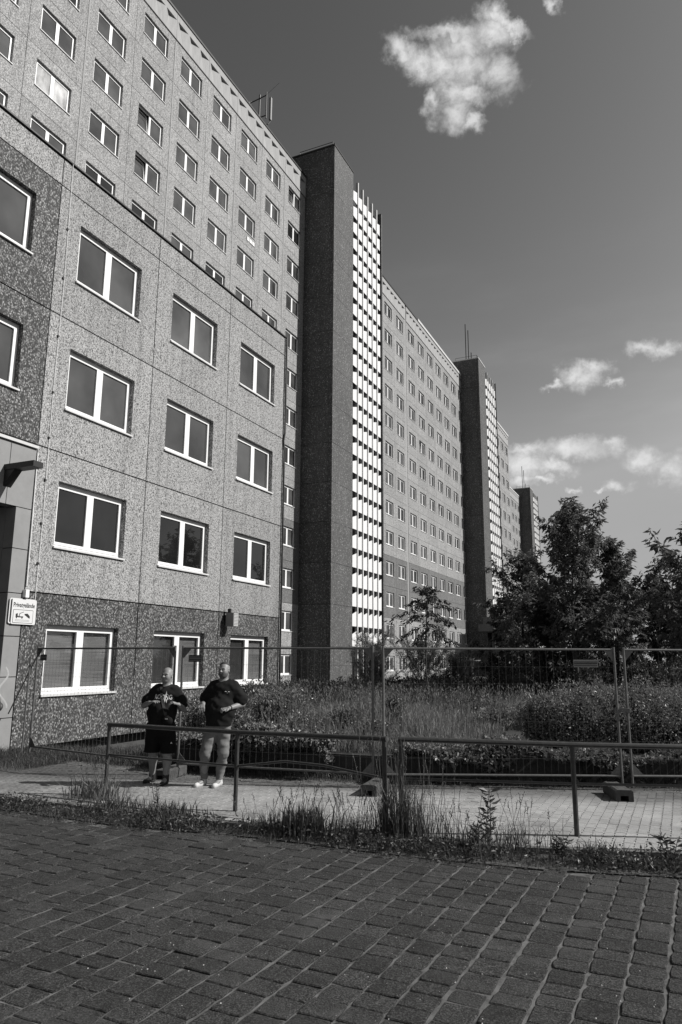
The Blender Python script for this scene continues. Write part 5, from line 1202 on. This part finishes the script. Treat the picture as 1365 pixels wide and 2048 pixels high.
def make_man_b():
    t = person((-6.63, 9.61, -1.905), 'tall man in plain black T-shirt, pale jeans and white trainers, right of the bald man')
    b = SDF((-.4, -.5, 0), (.62, .45, 1.9), .0068)
    L = head(b, (.172, .0, 1.72), turn=-.38, tilt=-.05, w=.077, jaw=1.1)
    b.cap((.17, .03, 1.64), (.165, .035, 1.52), .064, .08, .04)
    b.ell((.17, .03, 1.36), (.20, .125, .2), .05); b.ell((.13, -.03, 1.1), (.215, .165, .18), .08)
    eL, wL = (-.135, .07, 1.215), (-.105, -.16, 1.215); eR, wR = (.462, .05, 1.205), (.30, -.20, 1.16)
    b.chain([(.0, .03, 1.46), eL], [.065, .05], .05); b.cap(eL, wL, .048, .031, .02); b.chain([(.345, .03, 1.46), eR], [.065, .05], .05); b.cap(eR, wR, .048, .031, .02)
    hand(b, wL, (-.10, -.235, 1.165), (-.15, -.3, -1), .2, -1, (0, 1, -.3), 1.05, .45)
    hand(b, wR, (.225, -.245, 1.145), (-1, -.3, -.2), .75, 1, (0, .5, -1), .95)
    for pts, rs in (([(.05, .03, .88), (-.06, -.05, .5), (-.085, .05, .1)], [.09, .065, .04]), ([(.2, .03, .88), (.2, 0, .5), (.155, .04, .1)], [.09, .065, .04])): b.chain(pts, rs, .03)
    b.cap((-.085, .05, .08), (-.14, -.06, .045), .038, .03, .02); b.cap((.155, .03, .08), (.12, -.09, .045), .038, .03, .02)
    link('body', b.mesh('body', SKIN), t); eyes(t, L)
    c = SDF((.05, -.16, 1.56), (.30, .1, 1.74), .005); jc = L(0, -.022, -.045); c.ell(jc, (.0745, .0775, .088), .01, rz=-.38); c.ell(L(0, -.052, -.088), (.043, .039, .034), .02); c.ell(L(0, -.10, -.055), (.026, .022, .012), .006, sub=True); c.cut(2, jc[2]+.005, False)
    link('beard', c.mesh('beard', STUBBLE), t)
    # short hair cap on the crown
    c = SDF((.05, -.13, 1.66), (.30, .15, 1.87), .006); c.ell((.172, .026, 1.752), (.083, .100, .098), .01); c.f = np.maximum(c.f, 0)*0+c.f
    g_ = [c.lo[i]+c.h*np.arange(c.n[i]) for i in range(3)]; X, Y, Z = np.meshgrid(*g_, indexing='ij'); c.f = np.maximum(c.f, (1.786-(Y-.0)*.62-Z).astype(np.float32)); c.f = np.maximum(c.f, (1.70-Z).astype(np.float32)); link('hair', c.mesh('hair', HAIR), t)
    c = SDF((-.36, -.4, .8), (.62, .35, 1.7), .009)
    c.ell((.172, .03, 1.40), (.215, .14, .17), .05); c.ell((.135, -.02, 1.12), (.24, .185, .23), .08); c.chain([(.12, .01, .97), (.115, .015, .86)], [.2, .205], .06)
    c.cap((.085, .035, 1.505), (.26, .035, 1.505), .07, None, .04); c.chain([(.02, .03, 1.47), (-.105, .06, 1.295)], [.092, .10], .05); c.chain([(.33, .03, 1.47), (.445, .045, 1.275)], [.092, .10], .05)
    c.cap((.17, .02, 1.55), (.17, .02, 1.66), .064, .072, .01, sub=True); c.noise(.007, 24, 7); c.noise(.0018, 42, 17); c.cut(2, .89)
    sh_me = c.mesh('shirt', BLACKC); link('shirt', sh_me, t)
    bv = BVHTree.FromPolygons([v.co[:] for v in sh_me.vertices], [p.vertices[:] for p in sh_me.polygons])
    mb = MB()
    for x0, x1, z in ((.215, .285, 1.405), (.245, .255, 1.385)):
        p_ = []
        for x, zz in ((x0, z), (x1, z-.006), (x1, z-.013), (x0, z-.007)): h = bv.ray_cast(Vector((x, -.8, zz)), Vector((0, 1, 0))); p_.append((x, h[0].y-.004, zz))
        mb.poly(p_)
    mb.build('chest_print', PRINT, t)
    c = SDF((-.3, -.35, .08), (.45, .35, 1.0), .008)
    c.ell((.11, .02, .92), (.20, .15, .12), .06); c.chain([(.02, .02, .86), (-.055, -.06, .50), (-.078, .02, .32), (-.082, .05, .125)], [.115, .085, .066, .052], .03); c.chain([(.19, .02, .86), (.205, -.01, .50), (.18, .03, .32), (.155, .04, .125)], [.115, .085, .072, .055], .03)
    c.noise(.005, 26, 9); c.noise(.002, 52, 19); c.cut(2, .10); link('jeans', c.mesh('jeans', JEANS), t)
    for hx, hy, tx, ty in ((-.085, .05, -.17, -.11), (.155, .04, .105, -.15)):
        c = SDF((min(hx, tx)-.1, min(hy, ty)-.1, -.01), (max(hx, tx)+.1, max(hy, ty)+.12, .2), .0065)
        c.cap((hx, hy+.03, .04), (tx, ty, .032), .044, .037, .02); c.cap((hx, hy, .06), (hx, hy, .10), .050, .048, .03); c.cut(2, .0); c.cut(2, .115, False)
        link('shoe', c.mesh('shoe', SHOEW), t)
        d = Vector((tx-hx, ty-hy, 0)).normalized(); n_ = Vector((-d.y, d.x, 0)); mb = MB()
        for k in range(4): p = Vector((hx, hy, 0)).lerp(Vector((tx, ty, 0)), .32+.12*k); mb.tube([p-n_*.022+Vector((0, 0, .088-.007*k)), p+n_*.022+Vector((0, 0, .088-.007*k))], .003, 4)
        mb.build('laces', SLATB, t)
    a = Vector(wR); d = (Vector(wR)-Vector(eR)).normalized(); MB().tube([a-d*.035, a-d*.010], .036, 14).build('wrist_watch', BLACK, t)
make_man_b()

def make_man_c():
    t = person((-10.05, 8.2, -1.905), 'person in dark padded jacket cut off by the left edge, one bent elbow in view')
    b = SDF((-.4, -.4, 0), (.42, .4, 1.82), .009)
    head(b, (0, .02, 1.64), turn=-1.0); b.cap((0, .03, 1.56), (0, .035, 1.44), .06, .07, .04); b.ell((0, .03, 1.2), (.18, .12, .3), .05)
    for sx in (-1, 1):
        e = (sx*.31, .03, 1.13); w = (sx*.17, -.17, 1.05); b.chain([(sx*.18, .03, 1.4), e], [.055, .045], .05); b.cap(e, w, .043, .03, .02); hand(b, w, (sx*.1, -.2, 1.04), (-sx, -.2, -.1), .5, sx, (0, .3, -1))
        b.chain([(sx*.1, .03, .88), (sx*.11, .0, .48), (sx*.11, .04, .08)], [.09, .062, .04], .03); b.cap((sx*.11, .04, .05), (sx*.13, -.13, .035), .038, .03, .02)
    link('body', b.mesh('body', SKIN), t)
    c = SDF((-.46, -.3, .8), (.46, .35, 1.56), .009); c.ell((0, .03, 1.2), (.21, .15, .34), .05); c.cap((-.1, .035, 1.42), (.1, .035, 1.42), .075, None, .05)
    for sx in (-1, 1): c.chain([(sx*.17, .03, 1.4), (sx*.31, .03, 1.13)], [.085, .078], .04); c.cap((sx*.31, .03, 1.13), (sx*.2, -.14, 1.06), .076, .06, .03)
    c.noise(.008, 45, 2); link('jacket', c.mesh('jacket', JACKET), t)
    c = SDF((-.3, -.2, .06), (.3, .3, .98), .01); c.ell((0, .03, .9), (.18, .14, .12), .05)
    for sx in (-1, 1): c.chain([(sx*.09, .03, .85), (sx*.11, 0, .48), (sx*.11, .04, .1)], [.105, .08, .055], .03)
    link('trousers', c.mesh('trousers', BLACKC), t)
    c = SDF((-.14, -.14, 1.6), (.14, .2, 1.8), .008); c.ell((0, .045, 1.675), (.085, .10, .095), .01); c.cut(2, 1.66); link('hair', c.mesh('hair', HAIR), t)
    for sx in (-1, 1):
        c = SDF((sx*.12-.1, -.25, -.01), (sx*.12+.1, .2, .16), .008); c.cap((sx*.11, .06, .04), (sx*.13, -.14, .032), .044, .038, .02); c.cap((sx*.11, .04, .05), (sx*.11, .04, .09), .05, None, .03); c.cut(2, 0); link('shoe', c.mesh('shoe', SHOEK), t)
make_man_c()
